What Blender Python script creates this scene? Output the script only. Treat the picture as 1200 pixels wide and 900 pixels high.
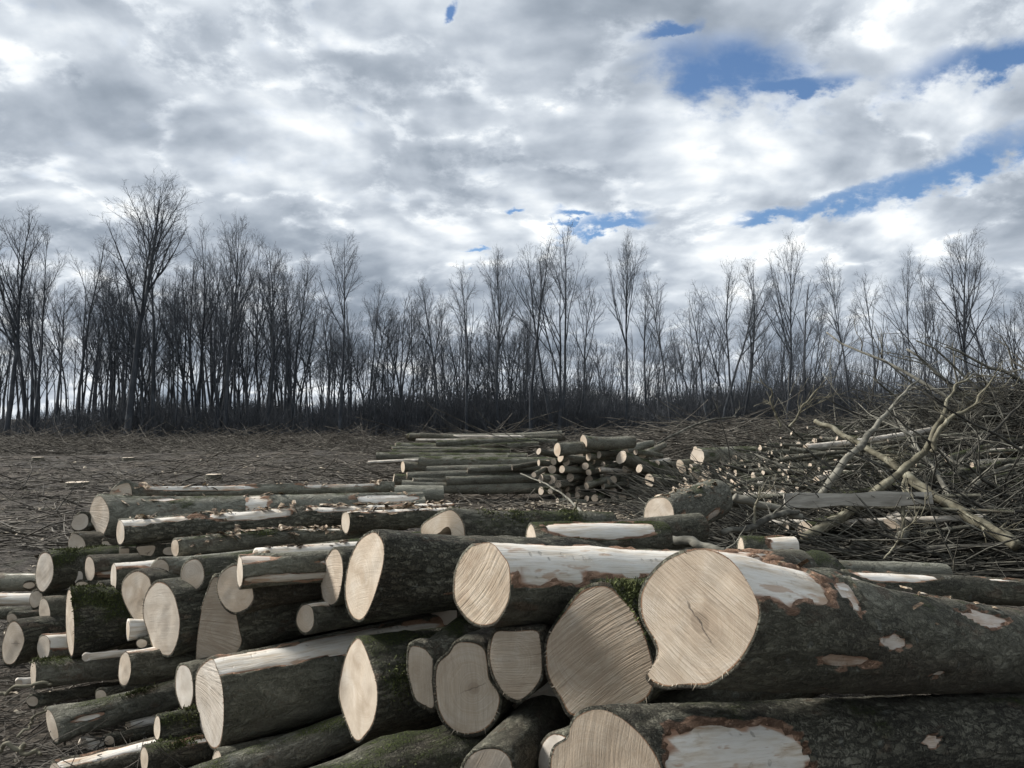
import bpy, math, random
import numpy as np
from mathutils import Vector, Matrix

for o in list(bpy.data.objects):
    bpy.data.objects.remove(o, do_unlink=True)
SC = bpy.context.scene
COL = SC.collection
rad = math.radians

# ------------------------------------------------------------------ camera
FPX = 873.0            # focal length in photograph pixels (1200 wide)
EYE = 1.70
HORIZON = 490.0
PITCH = math.atan((HORIZON - 450.0) / FPX)
cd = bpy.data.cameras.new('camera')
cam = bpy.data.objects.new('camera', cd)
COL.objects.link(cam)
cd.sensor_width = 36.0
cd.lens = 36.0 * FPX / 1200.0
cd.clip_start = 0.05
cd.clip_end = 3000.0
cam.location = (0, 0, EYE)
cam.rotation_euler = (rad(90) + PITCH, 0, 0)
SC.camera = cam

# ------------------------------------------------------------------ view
SC.render.engine = 'CYCLES'
SC.view_settings.view_transform = 'Standard'
SC.view_settings.look = 'None'
SC.view_settings.exposure = 0.62
SC.view_settings.gamma = 1.0
SC.view_settings.use_curve_mapping = False
SC.cycles.max_bounces = 5
SC.cycles.diffuse_bounces = 3
SC.cycles.glossy_bounces = 2
SC.cycles.transparent_max_bounces = 4
SC.cycles.use_denoising = True
SC.cycles.use_adaptive_sampling = True
SC.cycles.adaptive_threshold = 0.02

# ------------------------------------------------------------------ sun and sky
SUN_AZ = rad(-72.0)     # left of the view direction
SUN_EL = rad(38.0)
sun_dir = Vector((math.sin(SUN_AZ) * math.cos(SUN_EL), math.cos(SUN_AZ) * math.cos(SUN_EL), math.sin(SUN_EL)))
sl = bpy.data.lights.new('sun', 'SUN')
sl.energy = 4.4
sl.angle = rad(12.0)
sl.color = (1.0, 0.965, 0.925)
sun = bpy.data.objects.new('sun', sl)
COL.objects.link(sun)
sun.rotation_euler = (-sun_dir).to_track_quat('-Z', 'Y').to_euler()
sun.location = (-20, 10, 30)


class NT:
    """small helper for node trees"""
    def __init__(self, tree):
        self.t = tree
        for n in list(tree.nodes):
            tree.nodes.remove(n)

    def n(self, typ, ins=None, **props):
        nd = self.t.nodes.new(typ)
        for k, v in props.items():
            setattr(nd, k, v)
        for k, v in (ins or {}).items():
            self.set(nd.inputs[k], v)
        return nd

    def set(self, sock, v):
        if isinstance(v, bpy.types.NodeSocket):
            self.t.links.new(v, sock)
        elif isinstance(v, bpy.types.Node):
            self.t.links.new(v.outputs[0], sock)
        else:
            if hasattr(sock.default_value, '__len__') and not hasattr(v, '__len__'):
                v = [v] * len(sock.default_value)
            if hasattr(sock.default_value, '__len__') and len(sock.default_value) == 4 and len(v) == 3:
                v = (*v, 1.0)
            sock.default_value = v

    def m(self, op, a, b=0.0, c=0.0, clamp=False):
        nd = self.t.nodes.new('ShaderNodeMath')
        nd.operation = op
        nd.use_clamp = clamp
        for i, v in enumerate((a, b, c)):
            self.set(nd.inputs[i], v)
        return nd.outputs[0]

    def vm(self, op, a, b=(0, 0, 0), out=0, scale=None):
        nd = self.t.nodes.new('ShaderNodeVectorMath')
        nd.operation = op
        self.set(nd.inputs[0], a)
        if op != 'LENGTH' and op != 'SCALE':
            self.set(nd.inputs[1], b)
        if scale is not None:
            self.set(nd.inputs['Scale'], scale)
        return nd.outputs[1] if op in ('LENGTH', 'DOT_PRODUCT', 'DISTANCE') else nd.outputs[0]

    def mr(self, v, a, b, c=0.0, d=1.0, smooth=True):
        nd = self.t.nodes.new('ShaderNodeMapRange')
        nd.interpolation_type = 'SMOOTHSTEP' if smooth else 'LINEAR'
        nd.clamp = True
        for i, x in enumerate((v, a, b, c, d)):
            self.set(nd.inputs[i], x)
        return nd.outputs[0]

    def mix(self, f, a, b):
        nd = self.t.nodes.new('ShaderNodeMix')
        nd.data_type = 'RGBA'
        self.set(nd.inputs[0], f)
        self.set(nd.inputs[6], a)
        self.set(nd.inputs[7], b)
        return nd.outputs[2]

    def noise(self, vec, scale, detail=4.0, rough=0.5, dist=0.0, out=0, dim='3D', kind=None):
        nd = self.t.nodes.new('ShaderNodeTexNoise')
        nd.noise_dimensions = dim
        if kind:
            nd.noise_type = kind
            nd.normalize = False if hasattr(nd, 'normalize') and kind == 'FBM' else getattr(nd, 'normalize', True)
        self.set(nd.inputs['Vector'], vec)
        self.set(nd.inputs['Scale'], scale)
        self.set(nd.inputs['Detail'], detail)
        self.set(nd.inputs['Roughness'], rough)
        self.set(nd.inputs['Distortion'], dist)
        return nd.outputs[out]

    def ramp(self, f, stops):
        nd = self.t.nodes.new('ShaderNodeValToRGB')
        el = nd.color_ramp.elements
        while len(el) < len(stops):
            el.new(0.5)
        for e, (p, c) in zip(el, stops):
            e.position = p
            e.color = (*c, 1.0)
        self.set(nd.inputs[0], f)
        return nd.outputs[0]


def pix_dir(x, y):
    """direction of a photograph pixel as azimuth, elevation"""
    u, v = (x - 600) / FPX, (450 - y) / FPX
    d = Vector((u, math.cos(PITCH) - v * math.sin(PITCH), math.sin(PITCH) + v * math.cos(PITCH))).normalized()
    return math.atan2(d.x, d.y), math.asin(d.z)


world = bpy.data.worlds.new('World')
SC.world = world
world.use_nodes = True
W = NT(world.node_tree)
wdir = W.n('ShaderNodeTexCoord').outputs['Generated']
sep = W.n('ShaderNodeSeparateXYZ', {0: wdir})
zz = W.m('MAXIMUM', sep.outputs[2], 0.0)
den = W.m('ADD', zz, 0.34)
pp = W.n('ShaderNodeCombineXYZ', {0: W.m('DIVIDE', sep.outputs[0], den), 1: W.m('DIVIDE', sep.outputs[1], den), 2: 0.0}).outputs[0]
az = W.m('ARCTAN2', sep.outputs[0], sep.outputs[1])
el = W.m('ARCSINE', sep.outputs[2])
# thickness of the cloud sheet
pa = W.vm('ADD', W.vm('MULTIPLY', pp, (1.05, 1.15, 1.0)), (2.3, 7.1, 0.0))
t_big = W.noise(pa, 1.3, 2, 0.5, dim='2D')
bend = W.n('ShaderNodeCombineXYZ', {0: W.m('MULTIPLY', t_big, 0.22), 1: W.m('MULTIPLY', t_big, -0.12), 2: 0.0}).outputs[0]
pb = W.vm('ADD', pa, bend)
t_mid = W.noise(pb, 3.2, 6, 0.47, dim='2D')
t_off = W.noise(W.vm('ADD', pb, (-0.03, 0.035, 0.0)), 3.2, 3, 0.47, dim='2D')
wisp = W.noise(pb, 12.0, 5, 0.62, dim='2D')
wx = W.m('SUBTRACT', t_mid, 0.5)
wy = W.m('SUBTRACT', wisp, 0.5)
ae = W.n('ShaderNodeCombineXYZ', {0: W.m('ADD', az, W.m('MULTIPLY', wx, 0.16)), 1: W.m('ADD', el, W.m('ADD', W.m('MULTIPLY', wx, 0.06), W.m('MULTIPLY', wy, 0.05))), 2: 0.0}).outputs[0]
# gaps between the clouds: centre px, half width px, half height px, tilt deg
GAPS = [(866, 70, 70, 36, -12), (925, 97, 52, 12, -6), (1160, 84, 65, 14, -4), (1110, 200, 85, 13, 14), (1010, 225, 65, 10, 12), (925, 243, 45, 7, 8),
        (705, 268, 48, 8, 8), (650, 262, 20, 6, 0), (820, 14, 40, 7, 8), (513, 22, 5, 6, 0), (583, 256, 7, 4, 0),
        (545, 301, 12, 3, 0)]
gap = None
for gx, gy, ga, gb, gr in GAPS:
    a0, e0 = pix_dir(gx, gy)
    mp = W.n('ShaderNodeMapping', {'Vector': ae, 'Location': (a0, e0, 0), 'Rotation': (0, 0, rad(gr)), 'Scale': (ga / FPX, gb / FPX, 1)}, vector_type='TEXTURE')
    g = W.mr(W.vm('LENGTH', mp), 2.3, 0.1)
    gap = g if gap is None else W.m('MAXIMUM', gap, g)
# the same kind of broken cover all round
gnoise = W.mr(W.noise(W.vm('MULTIPLY', pp, (0.8, 1.6, 1.0)), 0.62, 3, 0.5, dim='2D'), 0.58, 0.74)
outside = W.mr(W.vm('DOT_PRODUCT', wdir, (0, math.cos(rad(14)), math.sin(rad(14)))), 0.80, 0.70)
gap = W.m('MAXIMUM', gap, W.m('MULTIPLY', gnoise, outside))
cover = W.mr(W.m('ADD', W.m('MULTIPLY', gap, 1.3), W.m('ADD', W.m('MULTIPLY', wy, 1.25), W.m('MULTIPLY', wx, -0.6))), 1.2, 0.15)
thick = W.m('ADD', W.m('MULTIPLY', wx, 1.05), W.m('MULTIPLY', W.m('SUBTRACT', t_big, 0.5), 0.8))
emb = W.m('SUBTRACT', t_mid, t_off)
bri = W.m('ADD', W.m('SUBTRACT', 0.47, thick), W.m('MULTIPLY', emb, -1.5))
bri = W.m('ADD', bri, W.m('MULTIPLY', gap, 0.20))
rdg = W.n('ShaderNodeTexNoise', {'Vector': W.vm('ADD', pb, W.n('ShaderNodeCombineXYZ', {0: W.m('MULTIPLY', wisp, 0.05), 1: W.m('MULTIPLY', t_mid, 0.12), 2: 0.0})), 'Scale': 2.6, 'Detail': 3.0, 'Roughness': 0.5, 'Lacunarity': 2.1}, noise_dimensions='2D')
vein = W.mr(W.m('ABSOLUTE', W.m('SUBTRACT', rdg.outputs[0], 0.5)), 0.075, 0.0)
bri = W.m('ADD', bri, W.m('MULTIPLY', vein, W.m('MULTIPLY', W.mr(wisp, 0.35, 0.65), 0.28)))
bri = W.m('ADD', bri, W.m('MULTIPLY', wy, 0.07))
ccol = W.ramp(bri, [(0.0, (0.235, 0.278, 0.335)), (0.25, (0.325, 0.372, 0.435)), (0.5, (0.465, 0.515, 0.58)), (0.72, (0.65, 0.70, 0.755)), (1.0, (0.98, 1.0, 1.0))])
sky = W.n('ShaderNodeTexSky', sky_type='NISHITA', sun_disc=False, sun_elevation=SUN_EL, sun_rotation=SUN_AZ)
sky.air_density = 1.0
sky.dust_density = 0.3
sky.ozone_density = 5.0
bg_sky = W.n('ShaderNodeBackground', {0: sky.outputs[0], 1: 0.085})
bg_cl = W.n('ShaderNodeBackground', {0: ccol, 1: 0.75})
mx = W.n('ShaderNodeMixShader', {0: cover, 1: bg_sky.outputs[0], 2: bg_cl.outputs[0]})
world.cycles.sampling_method = 'MANUAL'
world.cycles.sample_map_resolution = 512
W.n('ShaderNodeOutputWorld', {0: mx.outputs[0]})

# ================================================================== helpers
rng = np.random.default_rng(7)
RND = random.Random(11)


def P(x, y, d):
    """world point seen at photograph pixel x, y at depth d along the view axis"""
    u, v = (x - 600) / FPX, (450 - y) / FPX
    return np.array((u * d, d * (math.cos(PITCH) - v * math.sin(PITCH)), EYE + d * (math.sin(PITCH) + v * math.cos(PITCH))))


def _hash(ix, iy, iz):
    h = (ix.astype(np.int64) * 374761393 + iy.astype(np.int64) * 668265263 + iz.astype(np.int64) * 2147483647) & 0xFFFFFFFF
    h = ((h ^ (h >> 13)) * 1274126177) & 0xFFFFFFFF
    h = h ^ (h >> 16)
    return (h & 0xFFFF) / 65535.0


def vnoise(p):
    p = np.asarray(p, float)
    i = np.floor(p)
    f = p - i
    f = f * f * (3 - 2 * f)
    i = i.astype(np.int64)
    x, y, z = i[..., 0], i[..., 1], i[..., 2]
    fx, fy, fz = f[..., 0], f[..., 1], f[..., 2]
    r = 0
    for dx in (0, 1):
        for dy in (0, 1):
            for dz in (0, 1):
                r = r + _hash(x + dx, y + dy, z + dz) * (fx if dx else 1 - fx) * (fy if dy else 1 - fy) * (fz if dz else 1 - fz)
    return r * 2 - 1


def fbm(p, octv=3, gain=0.5):
    p = np.asarray(p, float)
    r, a, t = 0, 1.0, 0.0
    for k in range(octv):
        r = r + a * vnoise(p + 17.3 * k)
        t += a
        p = p * 2.03
        a *= gain
    return r / t


def mesh_data(name, V, quads=None, tris=None, mats=(), smooth=True, attrs=None):
    V = np.asarray(V, np.float32).reshape(-1, 3)
    me = bpy.data.meshes.new(name)
    q = np.zeros((0, 4), np.int32) if quads is None else np.asarray(quads, np.int32).reshape(-1, 4)
    t = np.zeros((0, 3), np.int32) if tris is None else np.asarray(tris, np.int32).reshape(-1, 3)
    me.vertices.add(len(V))
    me.vertices.foreach_set('co', V.ravel())
    nl = q.size + t.size
    me.loops.add(nl)
    me.loops.foreach_set('vertex_index', np.concatenate([q.ravel(), t.ravel()]))
    npoly = len(q) + len(t)
    me.polygons.add(npoly)
    starts = np.concatenate([np.arange(len(q)) * 4, q.size + np.arange(len(t)) * 3]).astype(np.int32)
    me.polygons.foreach_set('loop_start', starts)
    me.polygons.foreach_set('use_smooth', np.full(npoly, smooth, bool))
    for m in mats:
        me.materials.append(m)
    for k, v in (attrs or {}).items():
        at = me.attributes.new(k, 'FLOAT', 'POINT')
        at.data.foreach_set('value', np.asarray(v, np.float32).ravel())
    me.update(calc_edges=True)
    me.validate()
    return me


def link(name, me, parent=None, loc=None, mat=None):
    o = bpy.data.objects.new(name, me)
    COL.objects.link(o)
    if parent is not None:
        o.parent = parent
    if loc is not None:
        o.location = loc
    if mat is not None:
        o.matrix_world = mat
    return o


def tag(o, label=None, cat=None, group=None, kind=None):
    if label:
        o['label'] = label
    if cat:
        o['category'] = cat
    if group:
        o['group'] = group
    if kind:
        o['kind'] = kind
    return o


def copy_tree(o, parent=None):
    c = o.copy()
    COL.objects.link(c)
    c.parent = parent
    for ch in o.children:
        copy_tree(ch, c)
    return c


class Tubes:
    """collects many tapered tubes into one vertex / face list"""
    def __init__(self):
        self.V, self.Q, self.T, self.n = [], [], [], 0

    def add(self, pts, radii, sides=5, cap=True, twist=0.0):
        pts = np.asarray(pts, float)
        k = len(pts)
        tang = np.gradient(pts, axis=0)
        tang /= np.linalg.norm(tang, axis=1, keepdims=True) + 1e-9
        ref = np.array((0.31, 0.17, 0.93)) if abs(tang[0][2]) < 0.8 else np.array((0.95, 0.21, 0.1))
        a = np.cross(tang, ref)
        a /= np.linalg.norm(a, axis=1, keepdims=True) + 1e-9
        b = np.cross(tang, a)
        th = np.arange(sides) * 2 * math.pi / sides + twist
        ring = a[:, None, :] * np.cos(th)[None, :, None] + b[:, None, :] * np.sin(th)[None, :, None]
        v = pts[:, None, :] + ring * np.asarray(radii, float)[:, None, None]
        self.V.append(v.reshape(-1, 3))
        i = np.arange(k - 1)[:, None] * sides + np.arange(sides)[None, :]
        j = np.arange(k - 1)[:, None] * sides + (np.arange(sides)[None, :] + 1) % sides
        q = np.stack([i, j, j + sides, i + sides], -1).reshape(-1, 4) + self.n
        self.Q.append(q)
        if cap:
            for base, rev in ((0, True), ((k - 1) * sides, False)):
                idx = [self.n + base + s for s in range(sides)]
                if rev:
                    idx = idx[::-1]
                for s in range(1, sides - 1):
                    self.T.append((idx[0], idx[s], idx[s + 1]))
        self.n += k * sides

    def add_batch(self, pts, radii, sides=3):
        """many tubes of equal length at once: pts (N, k, 3), radii (N, k)"""
        N, k = pts.shape[:2]
        tang = np.gradient(pts, axis=1)
        tang /= np.linalg.norm(tang, axis=2, keepdims=True) + 1e-9
        ref = np.where((np.abs(tang[:, :1, 2:]) < 0.8), np.array((0.31, 0.17, 0.93)), np.array((0.95, 0.21, 0.1)))
        a = np.cross(tang, np.broadcast_to(ref, tang.shape))
        a /= np.linalg.norm(a, axis=2, keepdims=True) + 1e-9
        b = np.cross(tang, a)
        th = np.arange(sides) * 2 * math.pi / sides
        ring = a[:, :, None, :] * np.cos(th)[:, None] + b[:, :, None, :] * np.sin(th)[:, None]
        self.V.append((pts[:, :, None, :] + ring * radii[:, :, None, None]).reshape(-1, 3))
        o = (np.arange(N) * k * sides)[:, None, None] + (np.arange(k - 1) * sides)[None, :, None]
        i = o + np.arange(sides)[None, None, :]
        j = o + ((np.arange(sides) + 1) % sides)[None, None, :]
        self.Q.append(np.stack([i, j, j + sides, i + sides], -1).reshape(-1, 4) + self.n)
        self.n += N * k * sides

    def data(self, name, mats, smooth=True):
        return mesh_data(name, np.concatenate(self.V), np.concatenate(self.Q), self.T if self.T else None, mats, smooth)


# ================================================================== materials
def new_mat(name):
    m = bpy.data.materials.new(name)
    m.use_nodes = True
    return m, NT(m.node_tree)


def finish(N, col, rough=0.85, bump=None, bstr=0.5, bdist=0.02, spec=0.25):
    ins = {'Base Color': col, 'Roughness': rough, 'Specular IOR Level': spec}
    if bump is not None:
        bn = N.n('ShaderNodeBump', {'Height': bump, 'Strength': bstr, 'Distance': bdist})
        ins['Normal'] = bn.outputs[0]
    b = N.n('ShaderNodeBsdfPrincipled', ins)
    N.n('ShaderNodeOutputMaterial', {0: b.outputs[0]})


def obj_prop(N, name):
    nd = N.n('ShaderNodeAttribute', attribute_type='OBJECT', attribute_name=name)
    return nd.outputs['Fac']


def log_coords(N):
    """object coordinates, shifted for each log; x runs along the log"""
    oc = N.n('ShaderNodeTexCoord').outputs['Object']
    r = N.n('ShaderNodeObjectInfo').outputs['Random']
    off = N.n('ShaderNodeCombineXYZ', {0: N.m('MULTIPLY', r, 37.0), 1: N.m('MULTIPLY', r, 11.0), 2: N.m('MULTIPLY', r, 23.0)})
    return oc, N.vm('ADD', oc, off.outputs[0]), r


def make_bark():
    m, N = new_mat('log_bark')
    oc, p, r = log_coords(N)
    ps = N.vm('MULTIPLY', p, (0.45, 1.0, 1.0))
    big = N.noise(ps, 5.0, 3, 0.55)
    mid = N.noise(N.vm('ADD', ps, N.n('ShaderNodeCombineXYZ', {0: big, 1: big, 2: 0.0})), 22.0, 5, 0.6)
    fine = N.noise(N.vm('MULTIPLY', p, (1.3, 1.0, 1.0)), 95.0, 3, 0.65)
    crack = N.n('ShaderNodeTexVoronoi', {'Vector': N.vm('ADD', N.vm('MULTIPLY', p, (0.42, 1.0, 1.0)), N.vm('SCALE', N.n('ShaderNodeCombineXYZ', {0: mid, 1: fine, 2: big}), scale=0.09)), 'Scale': 34.0}, feature='DISTANCE_TO_EDGE')
    cr = N.mr(N.m('ADD', crack.outputs[0], N.m('MULTIPLY', N.m('SUBTRACT', fine, 0.5), 0.12)), 0.0, 0.16)
    rough_amt = obj_prop(N, 'crackle')
    crk = N.m('ADD', N.m('MULTIPLY', cr, rough_amt), N.m('SUBTRACT', 1.0, rough_amt))
    col = N.ramp(N.m('ADD', N.m('MULTIPLY', big, 0.6), N.m('MULTIPLY', mid, 0.45)),
                 [(0.35, (0.032, 0.029, 0.020)), (0.46, (0.088, 0.083, 0.058)), (0.55, (0.155, 0.149, 0.106)), (0.66, (0.27, 0.26, 0.195))])
    col = N.mix(N.m('MULTIPLY', N.mr(N.noise(ps, 2.6, 3, 0.6), 0.45, 0.62), 0.55), col, N.mix(mid, (0.05, 0.034, 0.022), (0.17, 0.13, 0.09)))
    tone = obj_prop(N, 'tone')           # 0 dark .. 1 pale grey-green smooth bark
    pale = N.ramp(N.m('ADD', N.m('MULTIPLY', mid, 0.6), N.m('MULTIPLY', big, 0.4)),
                  [(0.36, (0.11, 0.106, 0.082)), (0.5, (0.26, 0.255, 0.20)), (0.66, (0.42, 0.41, 0.335))])
    col = N.mix(tone, col, pale)
    # brown flaked places and grey lichen spots
    fl = N.mr(N.noise(ps, 9.0, 4, 0.66), 0.58, 0.66)
    col = N.mix(N.m('MULTIPLY', fl, 0.55), col, (0.15, 0.095, 0.06))
    ln = N.mr(N.noise(p, 19.0, 2, 0.5), 0.66, 0.71)
    col = N.mix(N.m('MULTIPLY', ln, 0.6), col, (0.24, 0.25, 0.21))
    col = N.mix(N.m('MULTIPLY', N.m('SUBTRACT', 1.0, crk), 0.5), col, (0.012, 0.011, 0.010))
    sp = N.mr(fine, 0.35, 0.7)
    col = N.mix(0.35, col, N.mix(sp, (0.012, 0.012, 0.010), (0.14, 0.135, 0.11)))
    # moss on the upper side
    nz = N.n('ShaderNodeSeparateXYZ', {0: N.n('ShaderNodeNewGeometry').outputs['Normal']}).outputs[2]
    mo = obj_prop(N, 'moss')
    mn = N.noise(ps, 7.0, 5, 0.64)
    mm = N.m('ADD', N.m('ADD', N.m('MULTIPLY', nz, 0.22), mn), N.m('MULTIPLY', mo, 0.55))
    mmask = N.m('MULTIPLY', N.m('MULTIPLY', N.mr(mm, 0.80, 0.98), N.mr(mo, 0.0, 0.1)), N.mr(fine, 0.30, 0.52))
    mcol = N.ramp(fine, [(0.3, (0.018, 0.024, 0.007)), (0.55, (0.055, 0.070, 0.018)), (0.75, (0.13, 0.15, 0.045))])
    col = N.mix(mmask, col, mcol)
    # inner bark along the torn edges
    edge = N.n('ShaderNodeAttribute', attribute_name='edge').outputs['Fac']
    col = N.mix(N.mr(N.m('ADD', edge, N.m('MULTIPLY', N.m('SUBTRACT', mid, 0.5), 0.5)), 0.45, 0.7), col,
                N.ramp(mid, [(0.3, (0.17, 0.095, 0.055)), (0.7, (0.36, 0.235, 0.16))]))
    h = N.m('ADD', N.m('ADD', N.m('MULTIPLY', mid, 0.8), N.m('MULTIPLY', fine, 0.35)), N.m('MULTIPLY', crk, 0.9))
    h = N.m('ADD', h, N.m('MULTIPLY', N.m('MULTIPLY', mmask, fine), 1.6))
    finish(N, col, 0.88, h, 1.0, 0.018, 0.25)
    return m


def make_bare():
    """wood under torn-off bark"""
    m, N = new_mat('bare_wood')
    oc, p, r = log_coords(N)
    ps = N.vm('MULTIPLY', p, (0.10, 1.0, 1.0))
    grain = N.noise(ps, 55.0, 5, 0.6, 0.15)
    blot = N.noise(N.vm('MULTIPLY', p, (0.5, 1, 1)), 9.0, 4, 0.55, 0.4)
    col = N.ramp(N.m('ADD', N.m('MULTIPLY', grain, 0.55), N.m('MULTIPLY', blot, 0.45)),
                 [(0.30, (0.36, 0.27, 0.18)), (0.42, (0.58, 0.51, 0.41)), (0.52, (0.70, 0.66, 0.58)), (0.66, (0.77, 0.75, 0.69))])
    fib = N.noise(N.vm('MULTIPLY', p, (0.03, 1.0, 1.0)), 190.0, 3, 0.6)
    col = N.mix(N.m('MULTIPLY', N.mr(fib, 0.56, 0.70), 0.35), col, (0.40, 0.31, 0.21))
    res = N.mr(N.m('ADD', N.noise(N.vm('MULTIPLY', p, (0.25, 1, 1)), 16.0, 4, 0.62), N.m('MULTIPLY', fib, 0.15)), 0.66, 0.72)
    col = N.mix(N.m('MULTIPLY', res, 0.7), col, (0.42, 0.27, 0.17))
    # short grey chatter scars left by the harvester rollers
    sc = N.n('ShaderNodeTexVoronoi', {'Vector': N.vm('MULTIPLY', p, (1.0, 0.55, 0.55)), 'Scale': 26.0, 'Randomness': 0.55})
    scar = N.mr(N.m('ADD', sc.outputs['Distance'], N.m('MULTIPLY', N.m('SUBTRACT', grain, 0.5), 0.6)), 0.20, 0.10)
    col = N.mix(N.m('MULTIPLY', N.m('MULTIPLY', scar, N.mr(blot, 0.5, 0.6)), 0.55), col, (0.20, 0.19, 0.16))
    w = obj_prop(N, 'weather')
    col = N.mix(N.m('MULTIPLY', w, N.mr(blot, 0.35, 0.6)), col, (0.33, 0.30, 0.25))
    col = N.mix(N.m('MULTIPLY', obj_prop(N, 'tan'), N.mr(N.m('ADD', blot, N.m('MULTIPLY', fib, 0.3)), 0.45, 0.75, 1.0, 0.45)), col, N.mix(grain, (0.20, 0.125, 0.08), (0.48, 0.34, 0.245)))
    edge = N.n('ShaderNodeAttribute', attribute_name='edge').outputs['Fac']
    col = N.mix(N.mr(N.m('ADD', edge, N.m('MULTIPLY', N.m('SUBTRACT', blot, 0.5), 0.9)), 0.35, 0.75), col,
                N.ramp(grain, [(0.3, (0.22, 0.12, 0.075)), (0.7, (0.47, 0.31, 0.21))]))
    h = N.m('ADD', N.m('MULTIPLY', grain, 0.6), N.m('MULTIPLY', blot, 0.5))
    finish(N, col, 0.62, N.m('ADD', N.m('SUBTRACT', h, N.m('MULTIPLY', scar, 0.6)), N.m('MULTIPLY', fib, 0.5)), 0.6, 0.008, 0.3)
    return m


def make_cut():
    """sawn end grain: rings, saw marks, pith crack"""
    m, N = new_mat('sawn_end_grain')
    oc, p, r = log_coords(N)
    s = N.n('ShaderNodeSeparateXYZ', {0: oc})
    r1 = N.m('SUBTRACT', N.m('FRACT', N.m('MULTIPLY', r, 17.0)), 0.5)
    r2 = N.m('SUBTRACT', N.m('FRACT', N.m('MULTIPLY', r, 41.0)), 0.5)
    size = obj_prop(N, 'radius')
    y = N.m('SUBTRACT', s.outputs[1], N.m('MULTIPLY', N.m('MULTIPLY', r1, size), 0.5))
    z = N.m('SUBTRACT', s.outputs[2], N.m('MULTIPLY', N.m('MULTIPLY', r2, size), 0.5))
    wob = N.m('MULTIPLY', N.m('SUBTRACT', N.noise(p, 7.0, 3, 0.5), 0.5), 0.06)
    draw = N.m('SQRT', N.m('ADD', N.m('MULTIPLY', y, y), N.m('MULTIPLY', z, z)))
    dist = N.m('ADD', N.m('SQRT', N.m('ADD', N.m('MULTIPLY', y, y), N.m('MULTIPLY', z, z))), wob)
    ringn = N.noise(N.n('ShaderNodeCombineXYZ', {0: N.m('MULTIPLY', dist, 1.0), 1: N.m('MULTIPLY', r, 9.0), 2: 0.0}), 170.0, 3, 0.65)
    rings = N.mr(ringn, 0.36, 0.64)
    # saw direction
    ang = obj_prop(N, 'saw_angle')
    ca, sa = N.m('COSINE', ang), N.m('SINE', ang)
    across = N.m('ADD', N.m('MULTIPLY', s.outputs[1], ca), N.m('MULTIPLY', s.outputs[2], sa))
    along = N.m('SUBTRACT', N.m('MULTIPLY', s.outputs[2], ca), N.m('MULTIPLY', s.outputs[1], sa))
    along2 = N.m('SUBTRACT', along, N.m('MULTIPLY', r2, 0.1))
    across = N.m('ADD', across, N.m('MULTIPLY', N.m('MULTIPLY', along2, along2), N.m('MULTIPLY', r1, 1.5)))
    fan = obj_prop(N, 'saw_fan')
    across = N.m('MULTIPLY', across, N.m('ADD', 1.0, N.m('MULTIPLY', fan, N.m('MULTIPLY', along, 2.2))))
    sv = N.n('ShaderNodeCombineXYZ', {0: across, 1: N.m('MULTIPLY', along, 0.03), 2: N.m('MULTIPLY', r, 31.0)}).outputs[0]
    saw1 = N.noise(sv, 85.0, 2, 0.5)
    saw2 = N.noise(N.vm('ADD', sv, (3.3, 0, 0)), 260.0, 2, 0.5)
    line = N.mr(N.m('ABSOLUTE', N.m('SUBTRACT', N.noise(N.vm('ADD', sv, (7.1, 0, 0)), 120.0, 1, 0.5), 0.5)), 0.0, 0.035)
    sawm = N.m('ADD', N.m('MULTIPLY', N.mr(saw1, 0.36, 0.64), 0.35), N.m('ADD', N.m('MULTIPLY', N.mr(saw2, 0.36, 0.64), 0.25), N.m('MULTIPLY', line, 0.40)))
    samt = obj_prop(N, 'saw')
    blot = N.noise(p, 8.0, 4, 0.55, 0.5)
    base = N.ramp(blot, [(0.32, (0.46, 0.365, 0.265)), (0.52, (0.615, 0.525, 0.405)), (0.68, (0.70, 0.63, 0.52))])
    base = N.mix(N.m('MULTIPLY', N.m('FRACT', N.m('MULTIPLY', r, 29.0)), 0.35), base, (0.44, 0.355, 0.265))
    base = N.mix(N.m('MULTIPLY', N.m('SUBTRACT', 1.0, rings), 0.42), base, (0.40, 0.30, 0.20))
    base = N.mix(N.m('MULTIPLY', N.m('SUBTRACT', 1.0, sawm), N.m('MULTIPLY', samt, 0.62)), base, (0.30, 0.23, 0.165))
    # medullary rays and drying checks
    pa_ = N.m('ARCTAN2', z, y)
    ray = N.noise(N.n('ShaderNodeCombineXYZ', {0: N.m('MULTIPLY', pa_, 9.0), 1: N.m('MULTIPLY', draw, 6.0), 2: N.m('MULTIPLY', r, 13.0)}), 3.0, 3, 0.6)
    base = N.mix(N.m('MULTIPLY', N.mr(ray, 0.50, 0.68), 0.22), base, (0.36, 0.265, 0.175))
    chk = N.m('MULTIPLY', N.mr(N.m('ABSOLUTE', N.m('SUBTRACT', ray, 0.5)), 0.012, 0.003), N.m('MULTIPLY', N.mr(blot, 0.52, 0.60), N.mr(N.m('DIVIDE', draw, N.m('ADD', size, 0.001)), 0.9, 0.2)))
    base = N.mix(N.m('MULTIPLY', chk, 0.55), base, (0.12, 0.085, 0.055))
    # heart: a darker core and a check running out of it
    core = N.mr(N.m('ADD', N.m('DIVIDE', dist, N.m('ADD', size, 0.001)), N.m('MULTIPLY', N.m('SUBTRACT', blot, 0.5), 0.25)), 0.34, 0.10)
    base = N.mix(N.m('MULTIPLY', core, N.m('MULTIPLY', N.m('FRACT', N.m('MULTIPLY', r, 5.0)), 0.45)), base, (0.36, 0.27, 0.185))
    heart = N.mr(N.m('DIVIDE', N.m('ADD', draw, N.m('MULTIPLY', wob, 0.25)), N.m('ADD', size, 0.001)), 0.17, 0.13)
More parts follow.
